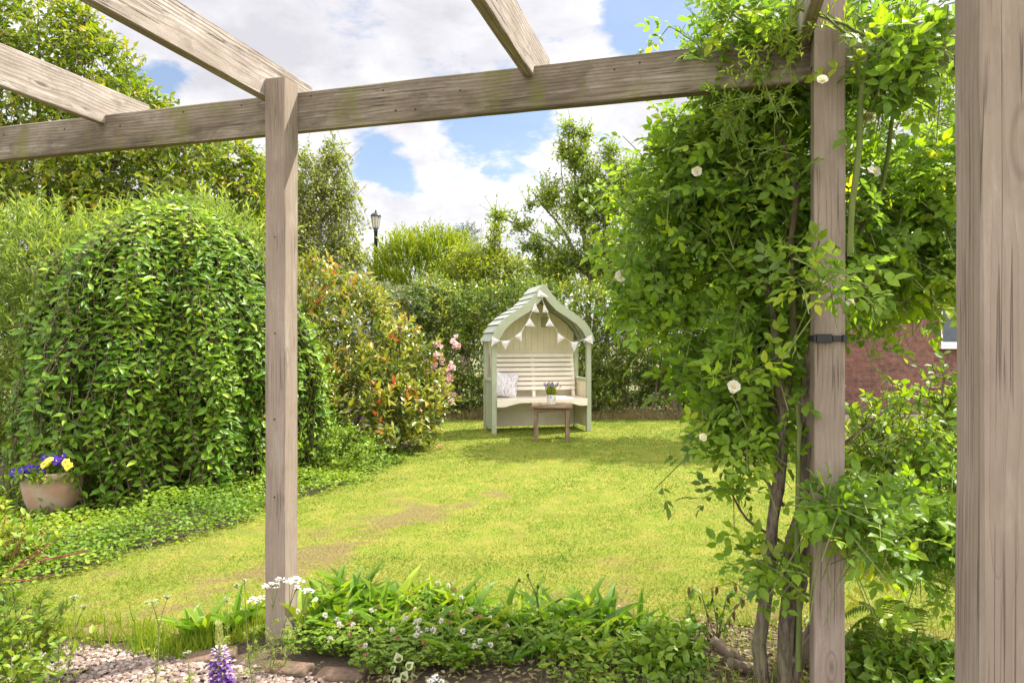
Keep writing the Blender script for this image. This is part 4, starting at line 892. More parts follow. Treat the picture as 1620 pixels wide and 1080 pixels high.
# ------------------------------------------------------------------ arbour seat
AO = A_([.434, 9.9, 0]); AR = math.radians(13)
ca, sa = math.cos(AR), math.sin(AR)
def arb_world(p): p = np.asarray(p, float); return np.stack([AO[0] + p[..., 0] * ca - p[..., 1] * sa, AO[1] + p[..., 0] * sa + p[..., 1] * ca, p[..., 2]], -1)
def arb_plane(px, py, yl):
    """pixel -> local point on the plane y = yl of the arbour"""
    d = A_([(px - CX) / F, 1.0, (CY - py) / F]); dl = A_([d[0] * ca + d[1] * sa, -d[0] * sa + d[1] * ca, d[2]])
    o = A_([0, 0, EYE]) - AO; ol = A_([o[0] * ca + o[1] * sa, -o[0] * sa + o[1] * ca, o[2]])
    k = (yl - ol[1]) / dl[1]; return ol + dl * k
def arbour():
    t = thing('garden_arbour', 'sage green wooden arbour seat with pointed curved roof and cream slatted back', 'arbour', AO, AR)
    sage = plain_mat('sage_paint', (.37, .395, .265), .55, .06, 5, .15, 90, spec=.3)
    cream = plain_mat('cream_paint', (.70, .62, .43), .55, .05, 5, .12, 90, spec=.3)
    pale = plain_mat('pale_cream_paint', (.79, .71, .58), .5, .04, 5, .1, 90, spec=.3)
    roofm = plain_mat('faded_sage_board', (.33, .355, .27), .7, .12, 9, .3, 60, col2=(.40, .41, .36), spec=.2)
    HW, D = .71, .60
    prof = A_([(0, .80), (.05, .725), (.118, .63), (.236, .51), (.40, .41), (.54, .315), (.65, .20), (.715, .085), (.74, 0)])
    L_ = np.concatenate([[0], np.cumsum(np.hypot(*np.diff(prof, axis=0).T))])
    def P_(s): return np.stack([np.interp(s, L_, prof[:, 0]), 1.325 + np.interp(s, L_, prof[:, 1])], -1)
    ss_ = np.linspace(0, L_[-1], 40); cur = P_(ss_); tg = nrm(np.gradient(cur, axis=0)); nn = np.stack([-tg[:, 1], tg[:, 0]], 1)  # outward
    nn = np.where((nn @ A_([.5, 1]))[:, None] < 0, -nn, nn)
    for x in (-HW, HW):
        for y in (0, D):
            g = Geo(); g.box((x, y, .672), (.068, .068, 1.344)); g.build('post', sage, t, smooth=False, bevel=.004)
    # roof boards
    nb = 9
    for sg in (-1, 1):
        g = Geo()
        for i in range(nb):
            s0, s1 = L_[-1] * i / nb, L_[-1] * (i + 1) / nb + .012
            q = []
            for s_, lift in ((s0, .006), (min(s1, L_[-1] + .012), .026)):
                c = P_(min(s_, L_[-1])); k = min(39, int(s_ / L_[-1] * 39)); c = c + nn[k] * lift
                if s_ > L_[-1]: c = c + A_([.006, -.012])
                q.append((c, nn[k]))
            (a, na), (b, nb_) = q
            V = []
            for y in (-.085 - .004 * (i % 2), D + .10):
                for (c) in (a, a + na * .016, b + nb_ * .016, b): V.append((sg * c[0], y, c[1]))
            g.add(V, [[[0, 1, 2, 3], [7, 6, 5, 4], [0, 4, 5, 1], [1, 5, 6, 2], [2, 6, 7, 3], [3, 7, 4, 0]]])
        g.build('roof', roofm, t, smooth=False)
    # bargeboards: front and back
    inner = cur - nn * .085; inner[:, 0] = np.maximum(inner[:, 0], 0)
    inner[0] = (0, cur[0, 1] - .12)
    for (ya, yb) in ((-.118, -.088), (D + .055, D + .085)):
        g = Geo()
        for sg in (-1, 1):
            o_ = cur + nn * (.028 if ya < 0 else .004)
            o_[0, 0] = 0
            V = np.concatenate([np.stack([sg * o_[:, 0], 0 * o_[:, 0] + ya, o_[:, 1]], 1), np.stack([sg * inner[:, 0], 0 * o_[:, 0] + ya, inner[:, 1]], 1), np.stack([sg * o_[:, 0], 0 * o_[:, 0] + yb, o_[:, 1]], 1), np.stack([sg * inner[:, 0], 0 * o_[:, 0] + yb, inner[:, 1]], 1)])
            i = np.arange(39); n = 40
            f = np.concatenate([np.stack([i, i + 1, n + i + 1, n + i], 1), np.stack([2 * n + i, 3 * n + i, 3 * n + i + 1, 2 * n + i + 1], 1), np.stack([i, 2 * n + i, 2 * n + i + 1, i + 1], 1), np.stack([n + i, n + i + 1, 3 * n + i + 1, 3 * n + i], 1)])
            g.add(V, [f, ]); g.add(V, [[[39, 79, 159, 119]]])
        g.build('bargeboard', sage, t, smooth=False)
    # roof ribs seen from below
    for y in (.20, .42):
        for sg in (-1, 1):
            g = Geo()
            for k in range(0, 38, 2):
                a, b = cur[k] - nn[k] * .004, cur[k + 2 if k + 2 < 40 else 39] - nn[k] * .004
                a2, b2 = a - nn[k] * .03, b - nn[k] * .03
                V = [(sg * p[0], yy, p[1]) for yy in (y, y + .03) for p in (a, b, b2, a2)]
                g.add(V, [[[0, 1, 2, 3], [7, 6, 5, 4], [0, 4, 5, 1], [2, 6, 7, 3]]])
            g.build('roof_rib', sage, t, smooth=False)
    # back panel: vertical boards up to the arch, horizontal boards below
    g = Geo(); bw = 1.352 / 14
    def top(x): return 1.325 + np.interp(abs(x), prof[:, 0], prof[:, 1]) - .03
    for i in range(14):
        xa, xb = -.676 + i * bw + .0014, -.676 + (i + 1) * bw - .0014
        ya, yb, z0 = D - .008, D + .012, .625
        V = [(x, y, z) for y in (ya, yb) for (x, z) in ((xa, z0), (xb, z0), (xb, top(xb)), (xa, top(xa)))]
        g.add(V, [[[0, 1, 2, 3], [7, 6, 5, 4], [0, 4, 5, 1], [2, 6, 7, 3], [1, 5, 6, 2], [0, 3, 7, 4]]])
    g.box((0, D + .016, .99), (1.352, .007, .66))
    for k, (z0, z1) in enumerate(((.03, .26), (.265, .44), (.445, .62))): g.box((0, D, (z0 + z1) / 2), (1.352, .022, z1 - z0))
    g.box((0, D - .018, 1.16), (1.352, .02, .05))
    g.build('back_panel', cream, t, smooth=False)
    g = Geo(); g.box((.20, D - .014, 1.615), (.105, .010, .155)); g.build('plaque', plain_mat('olive_plaque', (.40, .38, .24), .6), t, smooth=False, bevel=.002)
    # seat with shaped front rail
    g = Geo(); g.box((0, .245, .475), (1.35, .55, .026)); g.build('seat', pale, t, smooth=False, bevel=.004)
    g = Geo(); xs = np.linspace(-.676, .676, 41); a = np.abs(xs)
    zb = np.where(a > .55, .385, .385 + .055 * np.clip((.55 - a) / .22, 0, 1) ** .8); zt = .4885
    V = np.concatenate([np.stack([xs, 0 * xs + y, z], 1) for y in (-.060, -.036) for z in (zb, 0 * xs + zt)])
    i = np.arange(40); n = 41
    g.add(V, [np.concatenate([np.stack([i, i + 1, n + i + 1, n + i], 1), np.stack([2 * n + i, 3 * n + i, 3 * n + i + 1, 2 * n + i + 1], 1), np.stack([n + i, n + i + 1, 3 * n + i + 1, 3 * n + i], 1), np.stack([i, 2 * n + i, 2 * n + i + 1, i + 1], 1)])])
    g.build('front_rail', pale, t, smooth=False)
    # slatted backrest
    g = Geo(); tilt = math.radians(11); R = A_([[1, 0, 0], [0, math.cos(tilt), math.sin(tilt)], [0, -math.sin(tilt), math.cos(tilt)]])
    for k in range(8):
        z = .615 + k * .070; y = .445 + (z - .6) * math.tan(tilt)
        g.box((0, y, z), (1.30, .020, .054), R)
    for x in (-.625, .0, .625):
        z = .80; y = .445 + (z - .6) * math.tan(tilt) + .024; g.box((x, y, z), (.05, .024, .66), R)
    g.build('backrest', pale, t, smooth=False, bevel=.003)
    for sg in (-1, 1):
        g = Geo(); g.box((sg * HW, D / 2, .40), (.022, D - .07, .68))
        g.box((sg * HW, D / 2, .755), (.05, D - .07, .04)); g.box((sg * (HW - .016), D / 2, .60), (.012, D - .07, .008))
        g.build('side_panel', [sage, cream][0], t, smooth=False, bevel=.003)
        g = Geo(); g.box((sg * (HW - .018), D / 2, .40), (.012, D - .072, .66)); g.build('side_lining', cream, t, smooth=False)
arbour()

def zoomp(x, y): return 700 + x / 3.6, 420 + y / 3.6
def bunting():
    t = thing('bunting', 'string of pale printed triangular flags looped under the arbour roof', 'bunting', AO, AR)
    yl = -.135
    st = [(280, 402), (330, 430), (388, 424), (452, 373), (497, 298), (527, 212), (552, 140), (577, 215), (608, 300), (657, 383), (728, 435), (777, 433), (850, 395)]
    g = Geo(); P = A_([arb_plane(*zoomp(*p), yl) for p in st]); g.tube(P, .0035, 5); g.build('cord', plain_mat('white_cord', (.75, .72, .68), .7), t)
    m, n, out = new_mat('printed_cotton'); tc = n.node('ShaderNodeTexCoord')
    vo = n.node('ShaderNodeTexVoronoi'); vo.inputs['Scale'].default_value = 42; n.link(tc.outputs['Object'], vo.inputs['Vector'])
    c = n.mix(n.math('MULTIPLY', n.math('SUBTRACT', 1.0, n.ss(vo.outputs['Distance'], .15, .4)), .6), (.80, .75, .73), (.62, .48, .50))
    p = n.node('ShaderNodeBsdfPrincipled'); n.link(c, p.inputs['Base Color']); p.inputs['Roughness'].default_value = .85
    tr = n.node('ShaderNodeBsdfTranslucent'); n.link(c, tr.inputs[0]); mx = n.node('ShaderNodeMixShader'); mx.inputs[0].default_value = .3
    n.link(p.outputs[0], mx.inputs[1]); n.link(tr.outputs[0], mx.inputs[2]); n.link(mx.outputs[0], out.inputs[0])
    fl = [((283, 402), (325, 430), (278, 460)), ((333, 430), (387, 425), (358, 479)), ((413, 404), (452, 373), (453, 434)), ((497, 297), (468, 344), (528, 348)), ((527, 212), (509, 262), (553, 268)), ((550, 138), (538, 178), (604, 180)),
          ((577, 216), (571, 267), (605, 266)), ((608, 300), (586, 345), (636, 346)), ((656, 383), (655, 442), (694, 414)), ((728, 435), (777, 433), (750, 492)), ((803, 424), (851, 395), (858, 448))]
    for k, tri in enumerate(fl):
        q = A_([arb_plane(*zoomp(*p), yl - .004 - .006 * (k % 3)) for p in tri]); m_ = q.mean(0)
        g = Geo(); V = []; 
        for dy in (-.0012, .0012):
            pts = [q[0], (q[0] + q[1]) / 2, q[1], (q[1] + q[2]) / 2, q[2], (q[2] + q[0]) / 2, m_ + A_([0, -.014, 0])]
            V += [p + A_([0, dy, 0]) for p in pts]
        f = [[i, (i + 1) % 6, 6] for i in range(6)] + [[7 + (i + 1) % 6, 7 + i, 13] for i in range(6)]
        g.add(V, [f]); g.build('flag', m, t, smooth=False)
bunting()

def cushion():
    c = arb_world(A_([-.455, .36, .675])); t_name = 'white scatter cushion with grey lavender print leaning in the arbour seat corner'
    n = 17; u = np.linspace(-1, 1, n); X, Z = np.meshgrid(u, u)
    edge = (1 - np.abs(X) ** 2.6) * (1 - np.abs(Z) ** 2.6); th = .065 * np.sqrt(np.clip(edge, 0, 1)); sh = 1 - .06 * (1 - np.abs(X)) * np.abs(Z) ** 2; sw = 1 - .06 * (1 - np.abs(Z)) * np.abs(X) ** 2
    g = Geo()
    idx = np.arange(n * n).reshape(n, n); f = np.stack([idx[:-1, :-1], idx[:-1, 1:], idx[1:, 1:], idx[1:, :-1]], -1).reshape(-1, 4)
    for sg in (-1, 1):
        V = np.stack([X * .175 * sw, sg * th, Z * .185 * sh], -1).reshape(-1, 3); g.add(V, [f if sg < 0 else f[:, ::-1]])
    m, nn, out = new_mat('lavender_print_cotton'); tc = nn.node('ShaderNodeTexCoord'); v = tc.outputs['Object']
    a = nn.noise(nn.scale(v, (42, 10, 7)), 1.0, 4, .6, 1.2); b = nn.noise(nn.scale(v, (90, 10, 30)), 1.0, 3, .6); reg = nn.noise(nn.scale(v, (9, 3, 4)), 1.0, 2)
    lines = nn.math('SUBTRACT', 1.0, nn.ss(nn.math('ABSOLUTE', nn.math('SUBTRACT', a, .5)), .01, .035))
    dots = nn.math('MULTIPLY', nn.ss(b, .58, .66), nn.ss(reg, .48, .58))
    k = nn.math('MAXIMUM', nn.math('MULTIPLY', lines, .75), dots)
    c_ = nn.mix(nn.math('MULTIPLY', k, .95), (.74, .70, .69), (.12, .10, .12))
    p = nn.node('ShaderNodeBsdfPrincipled'); nn.link(c_, p.inputs['Base Color']); p.inputs['Roughness'].default_value = .9; nn.link(p.outputs[0], out.inputs[0])
    o = g.build('cushion', m); o.location = tuple(c); o.rotation_euler = (math.radians(-14), math.radians(7), AR - .12)
    set_props(o, t_name, 'cushion')
cushion()

def table():
    b = A_([.535, 9.2, 0]); t = thing('coffee_table', 'small square weathered wooden table standing on the lawn before the arbour', 'table', b, math.radians(-3))
    wd = wood_mat('worn_table_wood', (.26, .18, .11), (.15, .10, .06), 0.0, pale=(.36, .28, .19))
    w = .235; h = .478
    for sx in (-1, 1):
        for sy in (-1, 1):
            g = Geo(); g.box((0, 0, 0), (.445, .052, .052)); o = g.build('leg', wd, t, smooth=False, bevel=.004)
            o.location = (sx * (w - .026), sy * (w - .026), .2235); o.rotation_euler = (0, math.radians(90), 0)
    for i in range(4):
        g = Geo(); n = 13; xs = np.linspace(-.183, .183, n); zb = -.035 + .022 * np.clip(1 - (xs / .16) ** 2, 0, 1); V = np.concatenate([np.stack([xs, 0 * xs + y, z], 1) for y in (-.01, .01) for z in (zb, 0 * xs + .035)])
        k = np.arange(n - 1)
        g.add(V, [np.concatenate([np.stack([k, k + 1, n + k + 1, n + k], 1), np.stack([2 * n + k, 3 * n + k, 3 * n + k + 1, 2 * n + k + 1], 1), np.stack([k, 2 * n + k, 2 * n + k + 1, k + 1], 1)])])
        o = g.build('apron', wd, t, smooth=False); a = i * math.pi / 2; o.rotation_euler = (0, 0, a); o.location = (math.sin(a) * (w - .024), -math.cos(a) * (w - .024), .4105)
    g = Geo()
    for k in range(5): g.box((0, -.27 + .054 + k * .108, 0), (.54, .1045, .03))
    o = g.build('tabletop', wd, t, smooth=False, bevel=.004); o.location = (0, 0, .4625)
    # potted lavender
    p0 = A_([.528, 9.13, .4785]); t = thing('lavender_planter', 'white floral pot of purple lavender standing on the small wooden table', 'potted plant', p0)
    m, n, out = new_mat('floral_ceramic'); tc = n.node('ShaderNodeTexCoord'); v = tc.outputs['Object']
    vo = n.node('ShaderNodeTexVoronoi'); vo.inputs['Scale'].default_value = 26; n.link(v, vo.inputs['Vector'])
    sp = n.node('ShaderNodeSeparateColor'); n.link(vo.outputs['Color'], sp.inputs[0])
    petal = n.math('SUBTRACT', 1.0, n.ss(vo.outputs['Distance'], .32, .5))
    c = n.mix(n.ss(sp.outputs[0], .48, .5), (.78, .60, .10), (.30, .26, .62)); sz = n.node('ShaderNodeSeparateXYZ'); n.link(v, sz.inputs[0])
    c = n.mix(n.math('MULTIPLY', petal, n.ss(sp.outputs[1], .35, .4)), (.78, .77, .76), c)
    p = n.node('ShaderNodeBsdfPrincipled'); n.link(c, p.inputs['Base Color']); p.inputs['Roughness'].default_value = .25; n.link(p.outputs[0], out.inputs[0])
    g = Geo(); g.lathe([(0, 0), (.052, 0), (.055, .006), (.066, .118), (.070, .126), (.066, .128), (.060, .118), (.058, .105), (0, .104)], seg=28); g.build('pot', m, t)
    r = RNG(130); n_ = 260; a = r.random(n_) * 6.28; q = r.random(n_) ** .5; P = np.stack([np.cos(a) * .045 * q, np.sin(a) * .045 * q, np.full(n_, .10)], 1)
    D = nrm(np.stack([np.cos(a) * q * .34, np.sin(a) * q * .34, np.ones(n_)], 1) + r.normal(size=(n_, 3)) * .12)
    g = Geo(); ln = .10 + .09 * r.random(n_); g.leaves(P, D, nrm(np.stack([np.cos(a), np.sin(a), 0 * a], 1) + r.normal(size=(n_, 3)) * .5), ln, .010, BLADE, r.random(n_)); fo = g.build('foliage', M['tuft'], t, smooth=False)
    g = Geo()
    for k in range(34):
        tip = P[k] + D[k] * (.12 + .05 * r.random()); nn_ = 16; tt = r.random(nn_)
        g.leaves(tip + D[k] * (tt * .035)[:, None], r.normal(size=(nn_, 3)) + D[k] * .8, r.normal(size=(nn_, 3)), .013, .009, T2, r.random(nn_))
    g.build('flower', M['lavender'], t, smooth=False)
table()

# ------------------------------------------------------------------ terracotta pot of pansies
def pansy_pot():
    b = A_([-3.50, 5.2, 0]); r = RNG(140); t = thing('pansy_planter', 'round terracotta bowl planted with purple and yellow pansies at the left border', 'potted plant', b); KR, KZ = .90, 1.12
    tm = plain_mat('weathered_terracotta', (.42, .245, .165), .8, .12, 7, .35, 40, col2=(.44, .34, .255), spec=.2)
    g = Geo(); g.lathe([(x_ * KR, z_ * KZ) for x_, z_ in [(0, .0), (.115, .0), (.140, .012), (.180, .07), (.207, .14), (.222, .21), (.226, .262), (.238, .270), (.240, .300), (.232, .310), (.218, .303), (.212, .26), (0, .25)]], seg=40); g.build('pot', tm, t)
    n = 190; a = r.random(n) * 6.28; q = r.random(n) ** .5 * .18; P = np.stack([np.cos(a) * q, np.sin(a) * q, np.full(n, .29)], 1)
    D = nrm(np.stack([np.cos(a) * q * 5, np.sin(a) * q * 5, np.full(n, .9)], 1) + r.normal(size=(n, 3)) * .25)
    A, d, nm, tid, tt, segs = twigs(P, D, .09 + .10 * r.random(n), 8, r, .35, 1, .5)
    g = Geo(); g.leaves(A, d, nm, .05 * (.7 + .5 * r.random(len(A))), .022, T4, np.clip(.55 + .25 * r.normal(size=len(A)), 0, 1), 0)
    for (qa, qb) in segs: g.sticks(qa, qb, .003, .002, 1)
    g.build('foliage', [M['cover'], M['green_stem']], t, smooth=False)
    fl = [(26, 752, 'p'), (35, 746, 'p'), (43, 751, 'p'), (29, 759, 'p'), (52, 745, 'p'), (58, 749, 'p'), (48, 757, 'p'), (38, 757, 'p'), (70, 727, 'p'), (78, 731, 'y'), (85, 729, 'p'), (92, 727, 'p'), (97, 730, 'p'), (104, 735, 'y'), (75, 735, 'y'), (97, 737, 'p'), (70, 738, 'y'), (108, 741, 'y'), (20, 750, 'p'), (63, 745, 'p'), (84, 724, 'p'), (100, 725, 'p'), (33, 753, 'p'), (45, 745, 'p'), (55, 755, 'p'), (66, 750, 'p'), (90, 733, 'p')]
    for (px, py, k) in fl:
        c = at(px, py - 4, (4.98 if k == 'p' else 4.93) + .08 * r.random()); ax = nrm(A_([.1, -1, .5]) + r.normal(size=3) * .3); x = nrm(np.cross(ax, UP)); y = np.cross(x, ax) * -1
        y = np.cross(ax, x) * -1
        g = Geo()
        an = A_([90, 20, 160, -55, 235]) * math.pi / 180
        an = A_([60, 120, 0, 180, 270]) * math.pi / 180
        d_ = x * np.cos(an)[:, None] - y * np.sin(an)[:, None] * -1
        off = A_([-.002, -.001, .001, .002, .003])
        g.leaves(c + ax * off[:, None], d_, np.repeat(ax[None], 5, 0), A_([.034, .034, .032, .032, .036]) * (.85 + .3 * r.random()), A_([.038, .038, .035, .035, .045]), T4, r.random(5), 0)
        g.balls((c + ax * .006)[None], .005, 1, rnd=A_([.9]))
        g.build('flower', [M['purple_petal'] if k == 'p' else M['yellow_petal'], M['yellow_petal'] if k == 'p' else M['purple_petal']], t, smooth=False, world=True)
pansy_pot()

# ------------------------------------------------------------------ left border ground cover
def ground_cover():
    r = RNG(150); n = 36000; y = 3.25 + 5.0 * r.random(n) ** 1.15; q = r.random(n) ** 1.25; x = left_edge(y) - 2.3 * q + .08 * r.normal(size=n)
    P3 = np.stack([x, y, 0 * x], 1); hm = (.06 + .12 * np.clip(q * 2.3 / .8, 0, 1)) * (1 + .5 * vnoise(P3, 5.0, 7)) * np.where(y < 3.9, .75, 1)
    hm = np.where((x < -2.7) & (y < 5.15), np.minimum(hm, .085), hm); x = x + .05; z = np.clip(hm * (.35 + .7 * r.random(n)), .012, 1)
    ok = ~((x > -3.85) & (x < -3.1) & (y < 5.4) & (y > 4.85) & (z > .1)) & ~((x < -2.2) & (y < 3.15))
    x, y, z = x[ok], y[ok], z[ok]; n = len(x); a = r.random(n) * 6.28
    D = np.stack([np.cos(a), np.sin(a), .15 + .3 * r.normal(size=n)], 1); N = UP + r.normal(size=(n, 3)) * .45
    cl = vnoise(np.stack([x, y, z], 1), 3.0, 13)
    g = Geo(); g.leaves(np.stack([x, y, z], 1), D, N, (.030 * (.6 + .8 * r.random(n))), .022 * (.7 + .6 * r.random(n)), T4, np.clip(.55 + .2 * cl + r.normal(size=n) * .2, 0, 1), 0)
    m = 2600; i = r.integers(0, n, m); B = np.stack([x[i], y[i], z[i]], 1); A = B * A_([1, 1, 0]) + r.normal(size=(m, 3)) * A_([.04, .04, 0]); g.sticks(A, B, .0022, .0015, 1)
    set_props(g.build('ground_cover', [M['cover'], M['green_stem']], smooth=False), 'low leafy ground cover spilling onto the left lawn edge', 'ground cover', kind='stuff')
    # shrub with reddish twigs at the left edge
    b = gnd(10, 905); b = b * 1.0; t = thing('red_twigged_shrub', 'low leafy shrub with bare reddish twigs reaching over lawn at left edge', 'shrub', b)
    cl = [tuple(gnd(-10, 900) + A_([0, 0, .08])) + (.22, .25, .12), tuple(gnd(30, 895) + A_([0, 0, .06])) + (.14, .18, .08), tuple(gnd(-70, 880) + A_([0, 0, .15])) + (.3, .3, .2)]
    foliage(cl, 420, 7, .2, .05, .026, M['cover'], 151, t, 'foliage', T4, droop=.1, upbias=.6, stem=M['red_twig'], rbase=(.6, .25), depth=.6, zmin=.02)
    g = Geo()
    for pts in ([(15, 900), (70, 885), (145, 868)], [(20, 880), (30, 858), (47, 838)], [(10, 905), (55, 880), (78, 858)], [(0, 915), (40, 918), (85, 908)], [(30, 890), (60, 870), (75, 880)], [(60, 885), (100, 880), (140, 872)]):
        d0 = 3.55; q = [at(px, py, d0 - .05 * k) for k, (px, py) in enumerate(pts)]; g.tube(q, [.005, .0038, .002], 5)
    g.build('bare_twig', M['red_twig'], t, world=True)
    # low shrub in the near left corner
    b = gnd(20, 1075); t = thing('corner_shrub', 'small leafy green shrub in the bottom left corner beside the gravel', 'shrub', b)
    cl = [tuple(at(25, 1000, 2.55)) + (.10, .12, .10), tuple(at(-20, 1020, 2.5)) + (.2, .2, .2), tuple(at(40, 1050, 2.45)) + (.12, .14, .10), tuple(at(70, 985, 2.65)) + (.06, .08, .04)]
    foliage(cl, 170, 7, .16, .040, .022, M['weed'], 152, t, 'foliage', T4, droop=.1, upbias=.6, stem=M['twig'], rbase=(.6, .25), depth=.7, sr=.0022)
ground_cover()

# ------------------------------------------------------------------ gravel, edging bricks
def gravel():
    g = Geo(); q = [(-3.2, 1.5), (-.75, 1.5), (-.62, 2.62), (-1.05, 2.74), (-1.45, 2.86), (-2.0, 2.97), (-3.2, 3.0)]
    g.add([(x, y, -.001) for x, y in q], [[list(range(len(q)))]]); set_props(g.build('gravel_path', soil_mat(), smooth=False), kind='structure')
    r = RNG(160); n = 9500; x = -2.6 + 2.0 * r.random(n); y = 2.42 + .58 * r.random(n)
    lim = np.interp(x, [-2.6, -2.0, -1.45, -1.05, -.62], [2.98, 2.97, 2.86, 2.74, 2.62]) + .02 * r.normal(size=n); ok = y < lim; x, y = x[ok], y[ok]; n = len(x)
    m, t, out = new_mat('pink_gravel'); a = t.node('ShaderNodeAttribute', attribute_name='rnd'); c = t.ramp(a.outputs['Fac'], [(0, (.10, .07, .055)), (.35, (.20, .14, .11)), (.6, (.27, .195, .155)), (.85, (.36, .29, .24)), (1, (.14, .10, .08))])
    p = t.node('ShaderNodeBsdfPrincipled'); t.link(c, p.inputs['Base Color']); p.inputs['Roughness'].default_value = .75; t.link(p.outputs[0], out.inputs[0])
    g = Geo(); R = .0062 + .0075 * r.random(n) ** 1.6; sq = np.stack([.9 + .5 * r.random(n), .8 + .3 * r.random(n), .5 + .2 * r.random(n)], 1)
    g.balls(np.stack([x, y, R * .35 + .006 * r.random(n)], 1), R, 0, rnd=r.random(n), rng=r, squash=sq)
    set_props(g.build('gravel', m, smooth=False), 'pinkish beige gravel stones covering the path at lower left', 'gravel', kind='stuff')
    bm = plain_mat('worn_edging_brick', (.17, .105, .072), .9, .15, 18, .8, 70, col2=(.08, .06, .04), spec=.2)
    for (px, py, rz, lab) in ((335, 1041, .25, 'weathered edging brick beside the lupin at the gravel edge'), (455, 1062, -.3, 'weathered edging brick just below the left pergola post'), (540, 1072, -.2, 'pitted edging brick at the right end of the gravel, by the clover')):
        o = gnd(px, py); g = Geo(); g.box((0, 0, 0), (.20, .095, .07)); ob = g.build('edging_brick', bm, smooth=False, bevel=.008); ob.location = (o[0], o[1], -.012); ob.rotation_euler = (.05, -.06, rz); set_props(ob, lab, 'brick', 'bricks edging the gravel')
gravel()

# ------------------------------------------------------------------ front bed
def bed_points(n, r, x0, x1, ymax=.04, ymin=2.45):
    x = x0 + (x1 - x0) * r.random(n); f = front_edge(x); y = ymin + (f + ymax - ymin) * r.random(n); return x, y
def bed_weeds():
    r = RNG(170); n = 15000; x, y = bed_points(n, r, -1.15, 2.6, .03)
    lim = np.interp(x, [-1.15, -.9, -.62, -.3, .2], [2.95, 2.9, 2.72, 2.5, 2.4]); ok = y > lim; x, y = x[ok], y[ok]; n = len(x)
    P3 = np.stack([x, y, 0 * x], 1); dens = vnoise(P3, 5.0, 3); ok = dens > -.6 + .7 * r.random(n) + .6 * np.clip((x - .1) / .4, 0, 1); x, y = x[ok], y[ok]; n = len(x)
    hh = (.085 + .06 * vnoise(np.stack([x, y, 0 * x], 1), 5, 5) + .03 * vnoise(np.stack([x, y, 0 * x], 1), 13, 6)).clip(.02, .25) * np.where(x > .25, .72, .95) * np.clip((front_edge(x) - y) / .25 + .25, .2, 1); z = np.clip(hh * (.25 + .85 * r.random(n)), .01, .3)
    a = r.random(n) * 6.28; g = Geo(); cl = vnoise(np.stack([x, y, z], 1), 8, 2)
    kd = vnoise(np.stack([x, y, 0 * x], 1), 6.5, 77) + .5 * r.normal(size=n); L = np.where(kd < .1, .014, np.where(kd < .7, .026, .045)) * (.6 + .8 * r.random(n))
    g.leaves(np.stack([x, y, z], 1), np.stack([np.cos(a), np.sin(a), .2 * r.normal(size=n)], 1), UP + r.normal(size=(n, 3)) * .55, L, L * np.where(kd < .1, .85, np.where(kd < .7, .62, .38)), T4, np.clip(.45 + .25 * cl + .1 * kd + r.normal(size=n) * .2, 0, 1))
    m = 2000; i = r.integers(0, n, m); B = np.stack([x[i], y[i], z[i]], 1); g.sticks(B * A_([1, 1, 0]), B, .0014, .001, 1)
    # leaf litter and dry bits
    m = 5200; x, y = bed_points(m, r, -.6, 2.6, .05); g.leaves(np.stack([x, y, .005 + .02 * r.random(m)], 1), r.normal(size=(m, 3)) * A_([1, 1, .2]), UP + r.normal(size=(m, 3)) * .3, .03, .014, T2, r.random(m), 2)
    set_props(g.build('bed_weeds', [M['weed'], M['green_stem'], M['straw']], smooth=False), 'mixed low weeds covering the bed under the pergola', 'weeds', kind='stuff')
    # long grass fringe along the bed and gravel
    g = Geo(); n = 6500; x = -2.5 + 1.65 * r.random(n); y = front_edge(x) - .16 + .34 * r.random(n); kk = vnoise(np.stack([x, y, 0 * x], 1), 9, 4) > -.35 + r.normal(size=n) * .3; x, y = x[kk], y[kk]; n2 = 2600; x2, y2 = bed_points(n2, r, .2, 2.6, .05); n3 = 1000; x3 = -2.7 + 1.9 * r.random(n3); y3 = front_edge(x3) - .05 + .09 * r.random(n3); x = np.concatenate([x, x2, x3]); y = np.concatenate([y, y2, y3]); n = len(x)
    a = r.random(n) * 6.28; l = .25 + 1.1 * r.random(n); g.leaves(np.stack([x, y, 0 * x], 1), np.stack([np.cos(a) * l, np.sin(a) * l, np.ones(n)], 1), np.stack([np.cos(a), np.sin(a), .3 + 0 * a], 1), (.025 + .07 * r.random(n) ** 2.4) * (1 + .3 * vnoise(np.stack([x, y, 0 * x], 1), 11, 8)), .004, BLADE, np.clip(.45 + .25 * r.normal(size=n), 0, 1))
    set_props(g.build('long_grass', M['tuft'], smooth=False), 'longer grass tufts fringing the gravel and the bed', 'long grass', kind='stuff')
bed_weeds()

